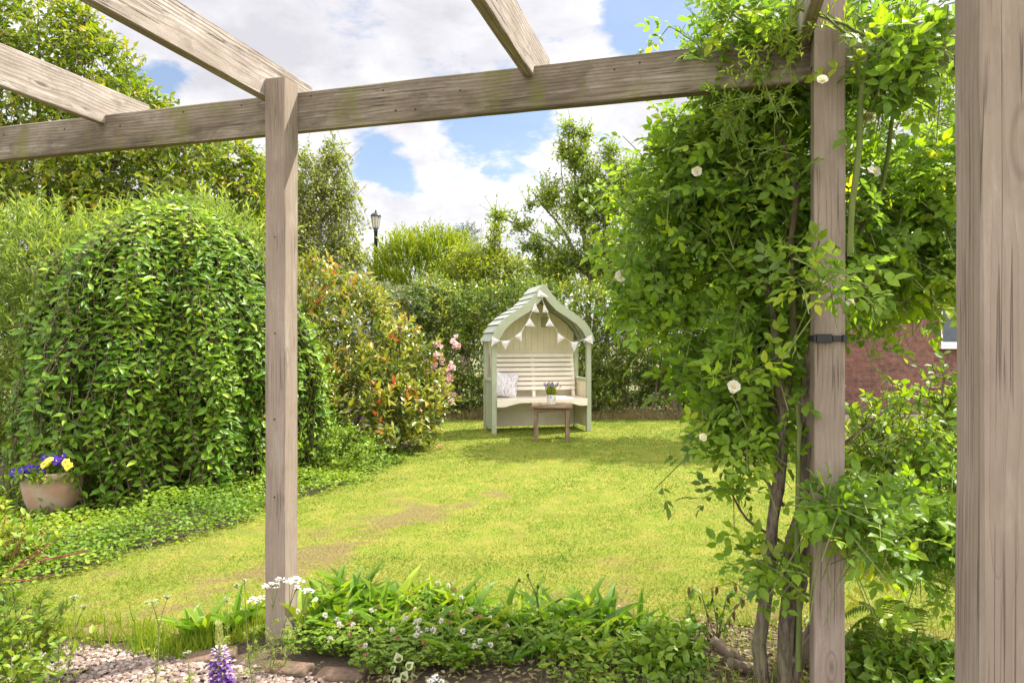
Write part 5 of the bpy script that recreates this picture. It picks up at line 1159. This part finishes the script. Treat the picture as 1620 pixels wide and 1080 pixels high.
def dock_plants():
    r = RNG(180); protos = []
    for k in range(5):
        n = 9 + k; a = np.arange(n) * 2.4 + r.random() * 6; lean = .25 + .6 * r.random(n); g = Geo()
        D = np.stack([np.cos(a) * lean, np.sin(a) * lean, np.ones(n)], 1); N = np.stack([-np.cos(a), -np.sin(a), lean], 1)
        L = .12 + .10 * r.random(n); g.leaves(np.stack([np.cos(a) * .012, np.sin(a) * .012, 0 * a], 1), D, N + r.normal(size=(n, 3)) * .2, L, .026 + .016 * r.random(n), DOCK, np.clip(.5 + .25 * r.normal(size=n), 0, 1))
        protos.append(g)
    spots = [(480, 1000, 1.2), (555, 955, 1.2), (575, 950, 1.0), (630, 970, 1.2), (665, 965, 1.0), (715, 975, 1.1), (750, 980, 1.1), (795, 1000, 1.1), (820, 1005, 1.0), (850, 990, 1.0), (925, 985, 1.2), (960, 995, 1.2), (1010, 1000, .9), (1060, 1020, .9), (880, 1045, 1.0), (950, 1050, .9), (730, 1050, 1.0), (600, 1000, 1.1), (690, 970, 1.0), (540, 990, 1.1), (325, 1010, 1.0), (300, 1005, .8), (370, 1000, 1.0), (395, 985, .8), (500, 985, 1.1), (530, 965, 1.2), (565, 975, 1.2), (590, 990, 1.0), (610, 985, 1.15), (650, 1000, 1.0), (680, 990, 1.0), (545, 1010, 1.0), (520, 1000, 1.0), (705, 1005, .9), (735, 1010, 1.0), (770, 1005, 1.0), (870, 1000, 1.2), (890, 1010, 1.1), (905, 990, .9), (940, 1015, 1.1), (980, 1010, .8), (780, 1030, .9), (840, 1040, .8), (620, 1015, .9), (1000, 1040, .7), (700, 1035, .9)]
    for k in range(20): spots.append((485 + 560 * r.random() ** 1.15, 965 + 95 * r.random(), .55 + .45 * r.random()))
    meshes = []
    for i, (px, py, s) in enumerate(spots):
        k = i % 5; p = gnd(px, py)
        if i < 5: o = protos[k].build('dock_plant', M['dock'], smooth=False); meshes.append(o)
        else: o = meshes[k].copy(); COL.objects.link(o)
        o.location = tuple(p); o.rotation_euler = (0, 0, i * 1.3); o.scale = (s, s, s)
        set_props(o, 'broad leaved weed with upright green leaves growing in the bed under the pergola', 'weed', 'broad leaved weeds in the bed')
dock_plants()

def clover():
    r = RNG(190); kinds = []
    spots = [(540, 1030), (585, 1035), (625, 1040), (570, 1010), (660, 1020), (600, 1060), (650, 1055), (690, 1025), (720, 1050), (755, 1000), (720, 985), (640, 985), (500, 1025), (800, 1020), (690, 975), (760, 1045)]
    for i, (px, py) in enumerate(spots):
        p = gnd(px, py)
        if i < 4:
            t = thing('clover_plant', None, None, p); n = 150; a = r.random(n) * 6.28; q = .11 * r.random(n) ** .5; z = .03 + .06 * r.random(n)
            C = np.stack([np.cos(a) * q, np.sin(a) * q, z], 1); g = Geo(); a0 = r.random(n) * 6.28
            for j in range(3):
                b = a0 + j * 2.094; g.leaves(C, np.stack([np.cos(b), np.sin(b), .15 + 0 * b], 1), UP + r.normal(size=(n, 3)) * .3, .015, .014, T4, np.clip(.5 + .2 * r.normal(size=n), 0, 1))
            g.sticks(C * A_([.4, .4, 0]), C, .001, .0008, 1); g.build('foliage', [M['weed'], M['green_stem']], t, smooth=False)
            for j in range(4):
                a = r.random() * 6.28; q = .10 * r.random() ** .5; h = .09 + .05 * r.random(); c = A_([math.cos(a) * q, math.sin(a) * q, h]); g = Geo()
                m = 46; u = nrm(r.normal(size=(m, 3)) + UP * .25); brown = r.random() < .62; R = .0075 + .003 * r.random()
                g.leaves(c + u * R * .35, u * A_([1, 1, 1 if not brown else -.2]) + UP * (.2 if not brown else -.5), r.normal(size=(m, 3)), R, .005, T2, (.15 if brown else .8) + .2 * (r.random(m) - .4) * (1 if not brown else .6), 0)
                g.sticks((c * A_([.6, .6, 0]))[None], (c - UP * .004)[None], .0012, .001, 1); g.build('flower_head', [M['clover_head'], M['green_stem']], t, smooth=False)
            kinds.append(t)
        else:
            t = copy_tree(kinds[i % 4]); t.location = tuple(p)
        t.rotation_euler = (0, 0, i * 1.7); s = .85 + .35 * r.random(); t.scale = (s, s, s)
        set_props(t, 'low clover clump with white and browning round flower heads beside the left pergola post', 'clover', 'clover clumps in the bed')
clover()

def umbel(g, c, rad, r, mat, dome=.35):
    """flat topped head of many tiny florets"""
    n = int(26 * (rad / .03) ** 2) + 10; q = np.sqrt(r.random(n)) * rad; a = r.random(n) * 6.28
    P = c + np.stack([np.cos(a) * q, np.sin(a) * q, -q * q / rad * dome + .003 * r.normal(size=n)], 1)
    for j in range(3):
        b = r.random(n) * 6.28; g.leaves(P, np.stack([np.cos(b), np.sin(b), .25 + 0 * b], 1), UP + r.normal(size=(n, 3)) * .35, .0068, .0075, T2, .5 + .5 * r.random(n), mat)
    return P
def yarrow():
    r = RNG(200)
    spec = [([(406, 945, .034)], 2.68, (395, 1085), 'M', 'white yarrow with one flat flower head just left of the left pergola post'),
            ([(431, 923, .027), (444, 914, .02), (420, 926, .017)], 2.70, (425, 1075), 'M', 'white yarrow with clustered flower heads in front of the left pergola post'),
            ([(458, 918, .02), (467, 913, .024), (474, 917, .018), (470, 928, .01)], 2.72, (428, 1080), 'M', 'leaning white yarrow with joined flower heads across the left pergola post edge'),
            ([(487, 933, .026)], 2.74, (447, 1055), 'M', 'white yarrow whose flower head shows right of the left pergola post'),
            ([(387, 917, .018), (375, 925, .01)], 2.6, (400, 1085), 'S', 'faded grey yarrow behind the white yarrow, left of the left pergola post'),
            ([(359, 947, .012)], 2.75, (355, 1040), 'S', 'small pinkish faded yarrow head above the broad leaves left of the post'),
            ([(117, 943, .02), (133, 958, .010)], 2.55, (100, 1090), 'S', 'pale yarrow on a tall stem above the left gravel'),
            ([(240, 950, .024), (265, 942, .014)], 2.5, (241, 1090), 'S', 'tall faded yarrow standing above the middle of the gravel'),
            ([(690, 1070, .02), (700, 1076, .018), (682, 1076, .016)], 2.5, (692, 1100), 'M', 'short white flowered plant at the bottom edge beside the variegated leaves'),
            ([(296, 1031, .010)], 2.5, (297, 1090), 'S', 'short pale yarrow bud beside the purple lupin')]
    for (heads, d, (bx, by), kind, lab) in spec:
        b = at(bx, by, d); b[2] = 0.0; t = thing('yarrow_plant', lab, 'flower', b, group='yarrow stems by the gravel')
        g = Geo(); lf = Geo(); root = b.copy(); hd = [at(px, py, d + .02 * r.normal()) for px, py, _ in heads]; fork = None
        top = np.mean(hd, 0); fork = root + (top - root) * .72 + A_([.005, 0, 0])
        mid = root + (fork - root) * .5 + A_([.008 * r.normal(), .008 * r.normal(), 0]); g.tube([root, mid, fork], [.0026, .0022, .0018], 5)
        for c in hd: g.tube([fork, (fork + c) / 2 + UP * .005, c - UP * .006], [.0018, .0015, .0012], 5)
        g.build('stem', M['green_stem'], t, world=True)
        for (px, py, rad), c in zip(heads, hd):
            h = Geo(); P = umbel(h, c, rad, r, 0); k = r.integers(0, len(P), 14); h.sticks(np.repeat((c - UP * .014)[None], 14, 0), P[k], .0008, .0006, 1)
            h.build('flower_head', [M['white_petal'] if kind == 'M' else M['silver'], M['yarrow']], t, smooth=False, world=True)
        n = 7; tt = .12 + .75 * np.arange(n) / n
        for k in range(n):
            p = root + (fork - root) * tt[k]; a = r.random() * 6.28; dd = nrm(A_([math.cos(a), math.sin(a), .5])); Lf = .09 * (1.1 - .7 * tt[k]); m = 22; s = r.random(m)
            Q = p + dd * (s * Lf)[:, None] - UP * (.3 * s * s * Lf)[:, None]; lf.leaves(Q, r.normal(size=(m, 3)) * .8 + dd * .5, UP + r.normal(size=(m, 3)) * .6, .016 * (1.1 - .6 * s), .004, T2, r.random(m)); lf.sticks(p[None], (p + dd * Lf - UP * .3 * Lf)[None], .0012, .0006)
        lf.build('leaf', M['yarrow'], t, smooth=False, world=True)
yarrow()

def lupin():
    d = 1.9; tip = at(346, 986, d); b = at(352, 1080, d) * A_([1, 1, 0]); r = RNG(210); t = thing('lupin', 'purple and cream lupin spike with greenish tip by the gravel', 'flower', b)
    base = A_([b[0], b[1], tip[2] - .30]); ax = nrm(tip - base); Lh = np.linalg.norm(tip - base); g = Geo(); g.tube([b, base, tip], [.007, .006, .003], 7); g.build('stem', M['green_stem'], t, world=True)
    g = Geo()
    for w in range(24):
        s = w / 23; z = s * .97; rad = .034 * (1 - .55 * s ** 1.6) * (1 if s < .72 else 1 - (s - .72) * 1.5); nf = 9 if s < .7 else 8
        for j in range(nf):
            a = j / nf * 6.283 + w * .45 + .1 * r.normal(); o = A_([math.cos(a), math.sin(a), 0]); c = base + ax * (z * Lh) + o * rad * .5
            if s < .70:
                v = .05 + .35 * r.random(); g.leaves(np.repeat(c[None], 3, 0), np.stack([o + UP * .5, o * 1.0 + UP * .05, o * .9 - UP * .25]) + r.normal(size=(3, 3)) * .12, np.stack([UP - o * .5, UP * 1.0, UP + o * .3]) + r.normal(size=(3, 3)) * .2, rad * A_([.75, .95, .8]), rad * A_([.55, .50, .45]), T4, A_([.72 + .1 * r.random() if r.random() < .55 else v, v, v * .6]))
            elif s < .8: g.leaves(np.repeat(c[None], 2, 0), np.stack([o + UP * .6, o + UP * .1]), np.stack([UP - o * .5, UP]), rad * .8, rad * .5, T4, A_([.62, .3]))
            else: g.leaves(c[None] - o * rad * .2, (o * .5 + UP)[None], (o - UP * .4)[None], .020, .010, T4, A_([.93 + .06 * r.random()]))
    g.build('flower_spike', M['lupin'], t, smooth=False, world=True)
    g = Geo()
    for k in range(6):
        a = k * 1.05 + .4; c = b + A_([math.cos(a) * .10, math.sin(a) * .07, .10 + .02 * k]); g.sticks((b + UP * .05)[None], c[None], .002, .0015, 1)
        for j in range(9): q = j * .698; g.leaves(c[None], A_([[math.cos(q), math.sin(q), .1]]), UP[None], .06, .014, T4, A_([.5]))
    g.build('leaf', [M['dock'], M['green_stem']], t, smooth=False, world=True)
lupin()

def small_bed_plants():
    r = RNG(220)
    # variegated plant
    b = gnd(632, 1078); t = thing('variegated_plant', 'small plant with cream edged rounded leaves at the bottom edge', 'plant', b); m, n, out = new_mat('cream_edged_leaf')
    g = Geo(); 
    for (px, py, s) in ((630, 1040, .05), (648, 1052, .045), (622, 1058, .04), (640, 1068, .05), (612, 1074, .045), (655, 1070, .04), (628, 1078, .05), (645, 1082, .04)):
        c = at(px, py, 2.58 + .05 * r.normal()); d = nrm(A_([.4 * r.normal(), -.4, .8])); nn = nrm(A_([.2 * r.normal(), -1, .5]))
        g.leaves((c - d * s * .5)[None], d[None], nn[None], s, s * .8, T4, A_([1.0]), 0); g.leaves((c - d * s * .40 + nn * .0012)[None], d[None], nn[None], s * .62, s * .42, T4, A_([.3]), 1); g.sticks((b + UP * .01)[None], (c - d * s * .5)[None], .0015, .001, 2)
    bpy.data.materials.remove(m); g.build('foliage', [M['variegated'], M['weed'], M['green_stem']], t, smooth=False, world=True)
    # thistle
    b = at(850, 1010, 3.0) * A_([1, 1, 0]); t = thing('thistle', 'thin dark thistle stem with small buds rising above the bed', 'thistle', b); g = Geo()
    pts = [(856, 1005), (852, 965), (848, 940), (835, 912)]; q = [at(x, y, 3.0) for x, y in pts]; q[0] = b; g.tube(q, [.004, .003, .0025, .002], 5); g.tube([q[1], at(851, 948, 3.0), at(851, 930, 3.0)], [.002, .002, .0015], 5)
    g.tube([q[2], at(828, 922, 3.), at(822, 918, 3.)], [.0015, .0012, .001], 5); g.build('stem', M['pine'], t, world=True)
    g = Geo()
    for (x, y) in ((835, 909), (851, 927), (822, 917), (848, 938)): g.balls(at(x, y, 3.0)[None], .008, rng=r, squash=A_([.8, .8, 1.3]))
    g.build('bud', M['pine'], t, world=True)
    g = Geo(); n = 26; s = r.random(n); P = b + (q[2] - b) * s[:, None]; g.leaves(P, r.normal(size=(n, 3)) * A_([1, 1, .4]), UP + r.normal(size=(n, 3)) * .4, .07 * (1.1 - .8 * s), .014, T4, r.random(n)); g.build('leaf', M['weed'], t, smooth=False, world=True)
    # half dried plant left of the rose stems
    b = at(1132, 1045, 2.95) * A_([1, 1, 0]); t = thing('withered_plant', 'half withered plant with arching stems and hanging brown leaves by the rose trunk', 'plant', b); g = Geo(); lf = Geo(); dd = Geo()
    for k, pts in enumerate(([(1128, 1000), (1110, 940), (1090, 928)], [(1135, 990), (1125, 930), (1160, 920), (1185, 935)], [(1140, 990), (1150, 940), (1175, 945)], [(1120, 1010), (1095, 970), (1080, 975)], [(1140, 1000), (1165, 960), (1190, 925)], [(1130, 1010), (1110, 985), (1092, 990)], [(1140, 1000), (1135, 960), (1120, 950)])):
        q = A_([b] + [at(x, y, 2.95 + .04 * r.normal()) for x, y in pts]); g.tube(q, np.linspace(.0035, .0015, len(q)), 5); s = np.linspace(.35, 1, 13); idx = s * (len(q) - 1); lo = np.minimum(idx.astype(int), len(q) - 2); P = q[lo] + (q[lo + 1] - q[lo]) * (idx - lo)[:, None]
        a = r.random(13) < .6; lf.leaves(P[a], r.normal(size=(a.sum(), 3)) + UP * -.2, UP + r.normal(size=(a.sum(), 3)) * .5, .05, .024, T4, np.clip(.6 + .3 * r.normal(size=a.sum()), 0, 1)); a = ~a; dd.leaves(P[a], -UP + r.normal(size=(a.sum(), 3)) * .25, r.normal(size=(a.sum(), 3)), .045, .016, T4, r.random(a.sum()))
    g.build('stem', M['twig'], t, world=True); lf.build('leaf', M['weed'], t, smooth=False, world=True); dd.build('dead_leaf', M['dead'], t, smooth=False, world=True)
    # fern right of the right post
    b = at(1440, 1060, 2.75) * A_([1, 1, 0]); t = thing('fern', 'feathery green fern fronds between the two right posts', 'fern', b); g = Geo()
    for k in range(6):
        a = r.random() * 6.28; h = .18 + .2 * r.random(); e = A_([math.cos(a) * .28, math.sin(a) * .22, h]); s = np.linspace(0, 1, 30); P = b + e * s[:, None] - UP * (.14 * s ** 3)[:, None]; P[:, 2] += .12 * np.sin(s * math.pi) * .8
        g.sticks(P[:-1], P[1:], .0018, .0014, 1); tg = nrm(np.gradient(P, axis=0)); side = nrm(np.cross(tg, UP))
        for sg in (-1, 1): g.leaves(P[5:], side[5:] * sg + tg[5:] * .35, UP + r.normal(size=(25, 3)) * .2, .065 * np.sin(np.clip(s[5:] * .93 + .07, 0, 1) * math.pi) ** .7 + .006, .011, T4, np.clip(.5 + .25 * r.normal(size=25), 0, 1), 0)
    g.build('frond', [M['fern'], M['green_stem']], t, smooth=False, world=True)
    # low leafy plants at the foot of the right post
    for (px, py, d, s, lab, mt) in ((1385, 1040, 2.6, .13, 'dark low leafy plant at the right foot of the strapped post', 'weed'), (1480, 1045, 2.5, .15, 'dark low leafy plant beside the nearest post at the bottom right', 'weed'), (1040, 1060, 2.75, .12, 'low leafy plant between the bed weeds and the rose trunk', 'cover')):
        b = at(px, 1080, d) * A_([1, 1, 0]); t = thing('leafy_plant', lab, 'plant', b); foliage([tuple(b + A_([0, 0, s * .5])) + (s, s, s * .7), tuple(b + A_([.1, .12, s * .4])) + (s * .8, s * .8, s * .6)], 90, 6, .12, .05, .03, M[mt], int(px), t, 'foliage', T4, droop=.2, upbias=.6, stem=M['green_stem'], depth=.8, zmin=.01, sr=.0016, back=1)
small_bed_plants()

# ------------------------------------------------------------------ climbing rose on the right post
def climbing_rose():
    r = RNG(240); b = gnd(1222, 1072); t = thing('climbing_rose', 'large climbing rose with woody trunks covering the right pergola post and beam', 'climbing rose', b)
    d0 = b[1]
    def w(pts): return [at(px, py, d) for (px, py, d) in pts]
    tr = [([(1208, 1085, 2.62), (1205, 990, 2.6), (1212, 880, 2.6), (1232, 780, 2.58), (1240, 690, 2.58), (1238, 640, 2.58)], .026, .019),
          ([(1240, 1085, 2.6), (1246, 960, 2.58), (1252, 880, 2.57), (1264, 800, 2.56), (1272, 700, 2.55), (1276, 600, 2.54), (1290, 540, 2.5)], .030, .020),
          ([(1255, 1085, 2.62), (1268, 930, 2.6), (1280, 860, 2.6), (1283, 760, 2.6)], .02, .014),
          ([(1238, 640, 2.58), (1228, 560, 2.6), (1215, 470, 2.65), (1190, 380, 2.8)], .022, .010),
          ([(1240, 650, 2.58), (1258, 560, 2.6), (1250, 450, 2.6), (1262, 300, 2.6), (1230, 200, 2.6)], .018, .008),
          ([(1290, 540, 2.5), (1300, 460, 2.6), (1345, 380, 2.7), (1400, 300, 2.9)], .022, .010),
          ([(1288, 560, 2.5), (1350, 470, 2.6), (1420, 400, 2.8), (1480, 330, 2.9)], .016, .008),
          ([(1238, 660, 2.58), (1180, 590, 2.7), (1110, 540, 2.9), (1040, 440, 3.1)], .014, .006),
          ([(1215, 470, 2.65), (1150, 400, 2.9), (1080, 350, 3.1)], .010, .005), ([(1190, 380, 2.8), (1140, 280, 2.9), (1130, 180, 2.9)], .009, .004),
          ([(1345, 400, 2.35), (1352, 300, 2.3), (1365, 150, 2.3), (1372, 40, 2.3)], .011, .008), ([(1365, 150, 2.3), (1345, 60, 2.28), (1300, 20, 2.25)], .006, .003), ([(1372, 60, 2.3), (1340, 40, 2.3), (1250, 10, 2.3)], .006, .003),
          ([(1410, 140, 2.4), (1450, 60, 2.45), (1480, 10, 2.5)], .008, .004), ([(1335, 430, 2.7), (1395, 300, 2.6), (1415, 180, 2.45), (1430, 60, 2.4)], .010, .006),
          ([(1283, 760, 2.6), (1340, 700, 2.5), (1400, 650, 2.5)], .008, .004), ([(1275, 850, 2.6), (1330, 800, 2.5), (1390, 790, 2.6), (1450, 800, 2.8)], .008, .004), ([(1240, 860, 2.6), (1180, 820, 2.7), (1150, 770, 2.7)], .007, .003), ([(1240, 800, 2.58), (1190, 730, 2.6), (1140, 690, 2.7)], .007, .003),
          ([(1290, 520, 2.5), (1320, 420, 2.75), (1290, 250, 2.8), (1300, 100, 2.8)], .012, .006)]
    for i, (p, a, c) in enumerate(tr[:3]): limbs(t, [(w(p), a, c)], M['rose_bark'], 'trunk', 241 + i * 7, 11)
    limbs(t, [(w(p), a, c) for p, a, c in tr[3:10] + tr[15:]], M['twig'], 'branch', 242, 7)
    for i, (p, a, c) in enumerate(tr[10:15] + [([(1263, 1060, 2.5), (1262, 800, 2.48), (1263, 690, 2.48), (1262, 640, 2.5)], .0105, .008)]): limbs(t, [(w(p), a, c)], M['green_stem'], 'green_cane', 243 + i * 5, 7)
    # broken stumps at the foot
    for k, (px, py, e) in enumerate(((1190, 1060, (-.10, -.03, .05)), (1175, 1050, (-.12, .02, .09)), (1255, 1060, (.06, -.05, .16)), (1270, 1050, (.05, -.02, .2)), (1230, 1075, (.03, -.08, .12)))):
        g = Geo(); q = gnd(px, py); g.tube([q, q + A_(e) * .6, q + A_(e)], [.026, .022, .018], 8, bump=.15, seed=k); g.build('stump', M['bark'], t, world=True)
    C = [(1185, 95, 2.42, .12, .09, .09), (1255, 60, 2.3, .12, .09, .07), (1440, 70, 2.3, .14, .10, .07), (1400, 130, 2.32, .08, .08, .06), (1120, 330, 3.1, .40, .45, .38), (1045, 400, 3.2, .25, .35, .27), (1180, 210, 2.9, .30, .35, .28), (1215, 70, 2.7, .22, .25, .24), (1160, 470, 2.95, .38, .4, .28), (1085, 500, 3.1, .26, .3, .20), (1190, 580, 2.75, .22, .25, .18), (1110, 590, 2.9, .10, .15, .09), (1175, 690, 2.7, .15, .2, .16), (1190, 790, 2.65, .12, .18, .13), 
         (1310, 790, 2.30, .13, .12, .09), (1345, 830, 2.35, .13, .12, .08), (1420, 150, 2.95, .32, .35, .32), (1445, 320, 3.0, .32, .4, .34), (1460, 420, 3.0, .26, .3, .12), (1430, 30, 2.7, .28, .3, .16), (1330, 350, 2.9, .3, .3, .4), (1270, 410, 2.7, .16, .2, .14), (1240, 330, 2.8, .25, .3, .3), (1305, 440, 2.2, .10, .08, .07), (1390, 690, 2.7, .14, .2, .10), (1450, 740, 2.8, .24, .3, .20), (1460, 840, 2.9, .2, .25, .12), (1370, 760, 2.8, .16, .2, .16), (1300, 100, 2.7, .18, .2, .22), (1220, 880, 2.55, .07, .08, .04)]
    cl = [tuple(at(px, py, d)) + (rx, ry, rz) for (px, py, d, rx, ry, rz) in C]
    P, N = blob_points(cl, 1550, r, .85, .60, 6.0, .05, .75, 244, 1.1)
    D = nrm(N * .55 + UP * .15 + r.normal(size=P.shape) * .55); Ls = .16 + .22 * r.random(len(P))
    A, d, n, tid, tt, segs = twigs(P - D * Ls[:, None] * .4, D, Ls, 5, r, .35, 1.0, .55, nup=.7, nr=.35, outw=N * .35 - A_([0, .25, 0]))
    rnd = np.clip(.42 + .16 * r.normal(size=len(P))[tid] + .12 * r.normal(size=len(A)) + .25 * (tt - .5), 0, 1)
    # the gardener keeps the face of the post clear round the strap and lower down
    qx = A[:, 0] / A[:, 1] * F + CX; qy = CY - (A[:, 2] - EYE) / A[:, 1] * F
    infront = (A[:, 1] < 2.62) & (qx > 1262) & (qx < 1362)
    drop = infront & (((qy > 470) & (qy < 730)) | (qy > 850) | ((qy > 110) & (qy < 400) & (r.random(len(A)) < .6)))
    A, d, n, rnd = A[~drop], d[~drop], n[~drop], rnd[~drop]
    g = Geo(); pinnate(g, A, d, n, .064 + .042 * r.random(len(A)), r, rnd, 2, lw=.62, ll=.50, tm=T4, mat=0, smat=1)
    for (qa, qb) in segs: g.sticks(qa, qb, .0028, .002, 1)
    g.build('foliage', [M['rose'], M['green_stem']], t, smooth=False, world=True)
    # feathery new shoots
    cl = [px_clump(px, py, d, a, a * .8, a) for px, py, d, a in ((1170, 180, 2.4, .10), (1200, 120, 2.35, .13), (1230, 60, 2.3, .13), (1190, 240, 2.4, .10), (1350, 60, 2.3, .08), (1290, 30, 2.25, .10), (1400, 60, 2.35, .10), (1210, 330, 2.4, .08), (1260, 400, 2.35, .08), (1390, 660, 2.3, .09), (1110, 40, 2.8, .10), (1140, 20, 2.7, .10))]
    foliage(cl, 105, 8, .14, .034, .010, M['rosenew'], 246, t, 'new_shoots', T2, droop=.2, upbias=.5, fwd=1.0, spread=.8, stem=M['green_stem'], sr=.0018, depth=.9, rbase=(.5, .3), back=1)
    # long whips against the sky on the left
    g = Geo()
    for pts in ([(1200, 110, 2.6), (1130, 90, 2.7), (1060, 40, 2.75), (1042, 62, 2.75)], [(1160, 160, 2.6), (1120, 95, 2.6), (1092, 28, 2.6)], [(1230, 60, 2.5), (1150, 20, 2.5), (1115, -10, 2.5)], [(1120, 300, 3.0), (1060, 290, 3.0), (985, 215, 3.0)], [(1060, 380, 3.1), (985, 330, 3.1), (960, 300, 3.1)], [(1060, 440, 3.1), (985, 425, 3.1), (942, 425, 3.1)], [(1090, 540, 3), (1030, 520, 3), (995, 490, 3)], [(1120, 260, 3.0), (1070, 220, 3.0), (1040, 180, 3.0)], [(1180, 700, 2.6), (1130, 680, 2.6), (1105, 690, 2.6)], [(1180, 780, 2.6), (1140, 770, 2.6), (1112, 790, 2.6)]):
        q = A_(w(pts)); s = np.linspace(0, 1, 14); u = np.linspace(0, 1, len(q)); Q = np.stack([np.interp(s, u, q[:, k]) for k in range(3)], 1); st = Geo(); st.tube(Q, np.linspace(.004, .0015, 14), 5); st.build('whip', M['green_stem'], t, world=True)
        k = np.arange(1, 14); dr = nrm(r.normal(size=(13, 3)) * A_([1, .7, .8]) + UP * .1); pinnate(g, Q[k], dr, UP + r.normal(size=(13, 3)) * .4 - A_([0, .3, 0]), .085, r, np.clip(.5 + .2 * r.normal(size=13), 0, 1), 2, .6, .48, T4, 0, None)
    g.build('whip_leaves', M['rose'], t, smooth=False, world=True)
    for (px, py, d, s) in ((982, 437, 2.95, 1), (1160, 612, 2.45, .85), (1102, 272, 2.6, .8), (1372, 186, 2.5, .95), (1382, 272, 2.5, .9), (1052, 308, 2.8, .7), (1112, 692, 2.5, .6), (1300, 128, 2.2, .7), (1472, 20, 2.4, .7), (1345, 480, 2.3, .6)):
        g = Geo(); rosette(g, at(px, py, d), A_([.15 * r.normal(), -1, .4 + .3 * r.normal()]), .027 * s, r, 6, cup=.7, rb=.6); g.balls(at(px, py, d)[None] - A_([[0, .008, 0]]), .006, 1, rng=r); g.build('bloom', [M['cream_petal'], M['yellow_petal']], t, smooth=False, world=True)
climbing_rose()

def right_shrubs():
    b = at(1440, 800, 4.4) * A_([1, 1, 0]); t = thing('leafy_shrub', 'backlit bright green shrub on the lawn behind the right pergola posts', 'shrub', b); D = 4.4
    cl = [px_clump(px, py, d, a, a, c) for px, py, d, a, c in ((1385, 665, D, .17, .15), (1440, 680, D, .35, .28), (1500, 720, D, .4, .35), (1380, 730, D, .28, .25), (1360, 800, D, .2, .2), (1440, 800, D, .4, .26), (1520, 830, D, .35, .25), (1500, 590, D, .10, .07), (1495, 655, D, .16, .11), (1570, 700, D, .4, .4))]
    foliage(cl, 620, 7, .26, .062, .042, M['shrub'], 251, t, 'foliage', T4, droop=.1, upbias=.5, depth=.7, stem=M['twig'], rbase=(.5, .28), noise=.2, ns=5, back=.8)
    limbs(t, [([b, at(px, py, D)], .016, .006) for px, py in ((1390, 660), (1440, 690), (1500, 700), (1380, 740), (1495, 590))], M['bark'], 'stem', 252, 5)
right_shrubs()
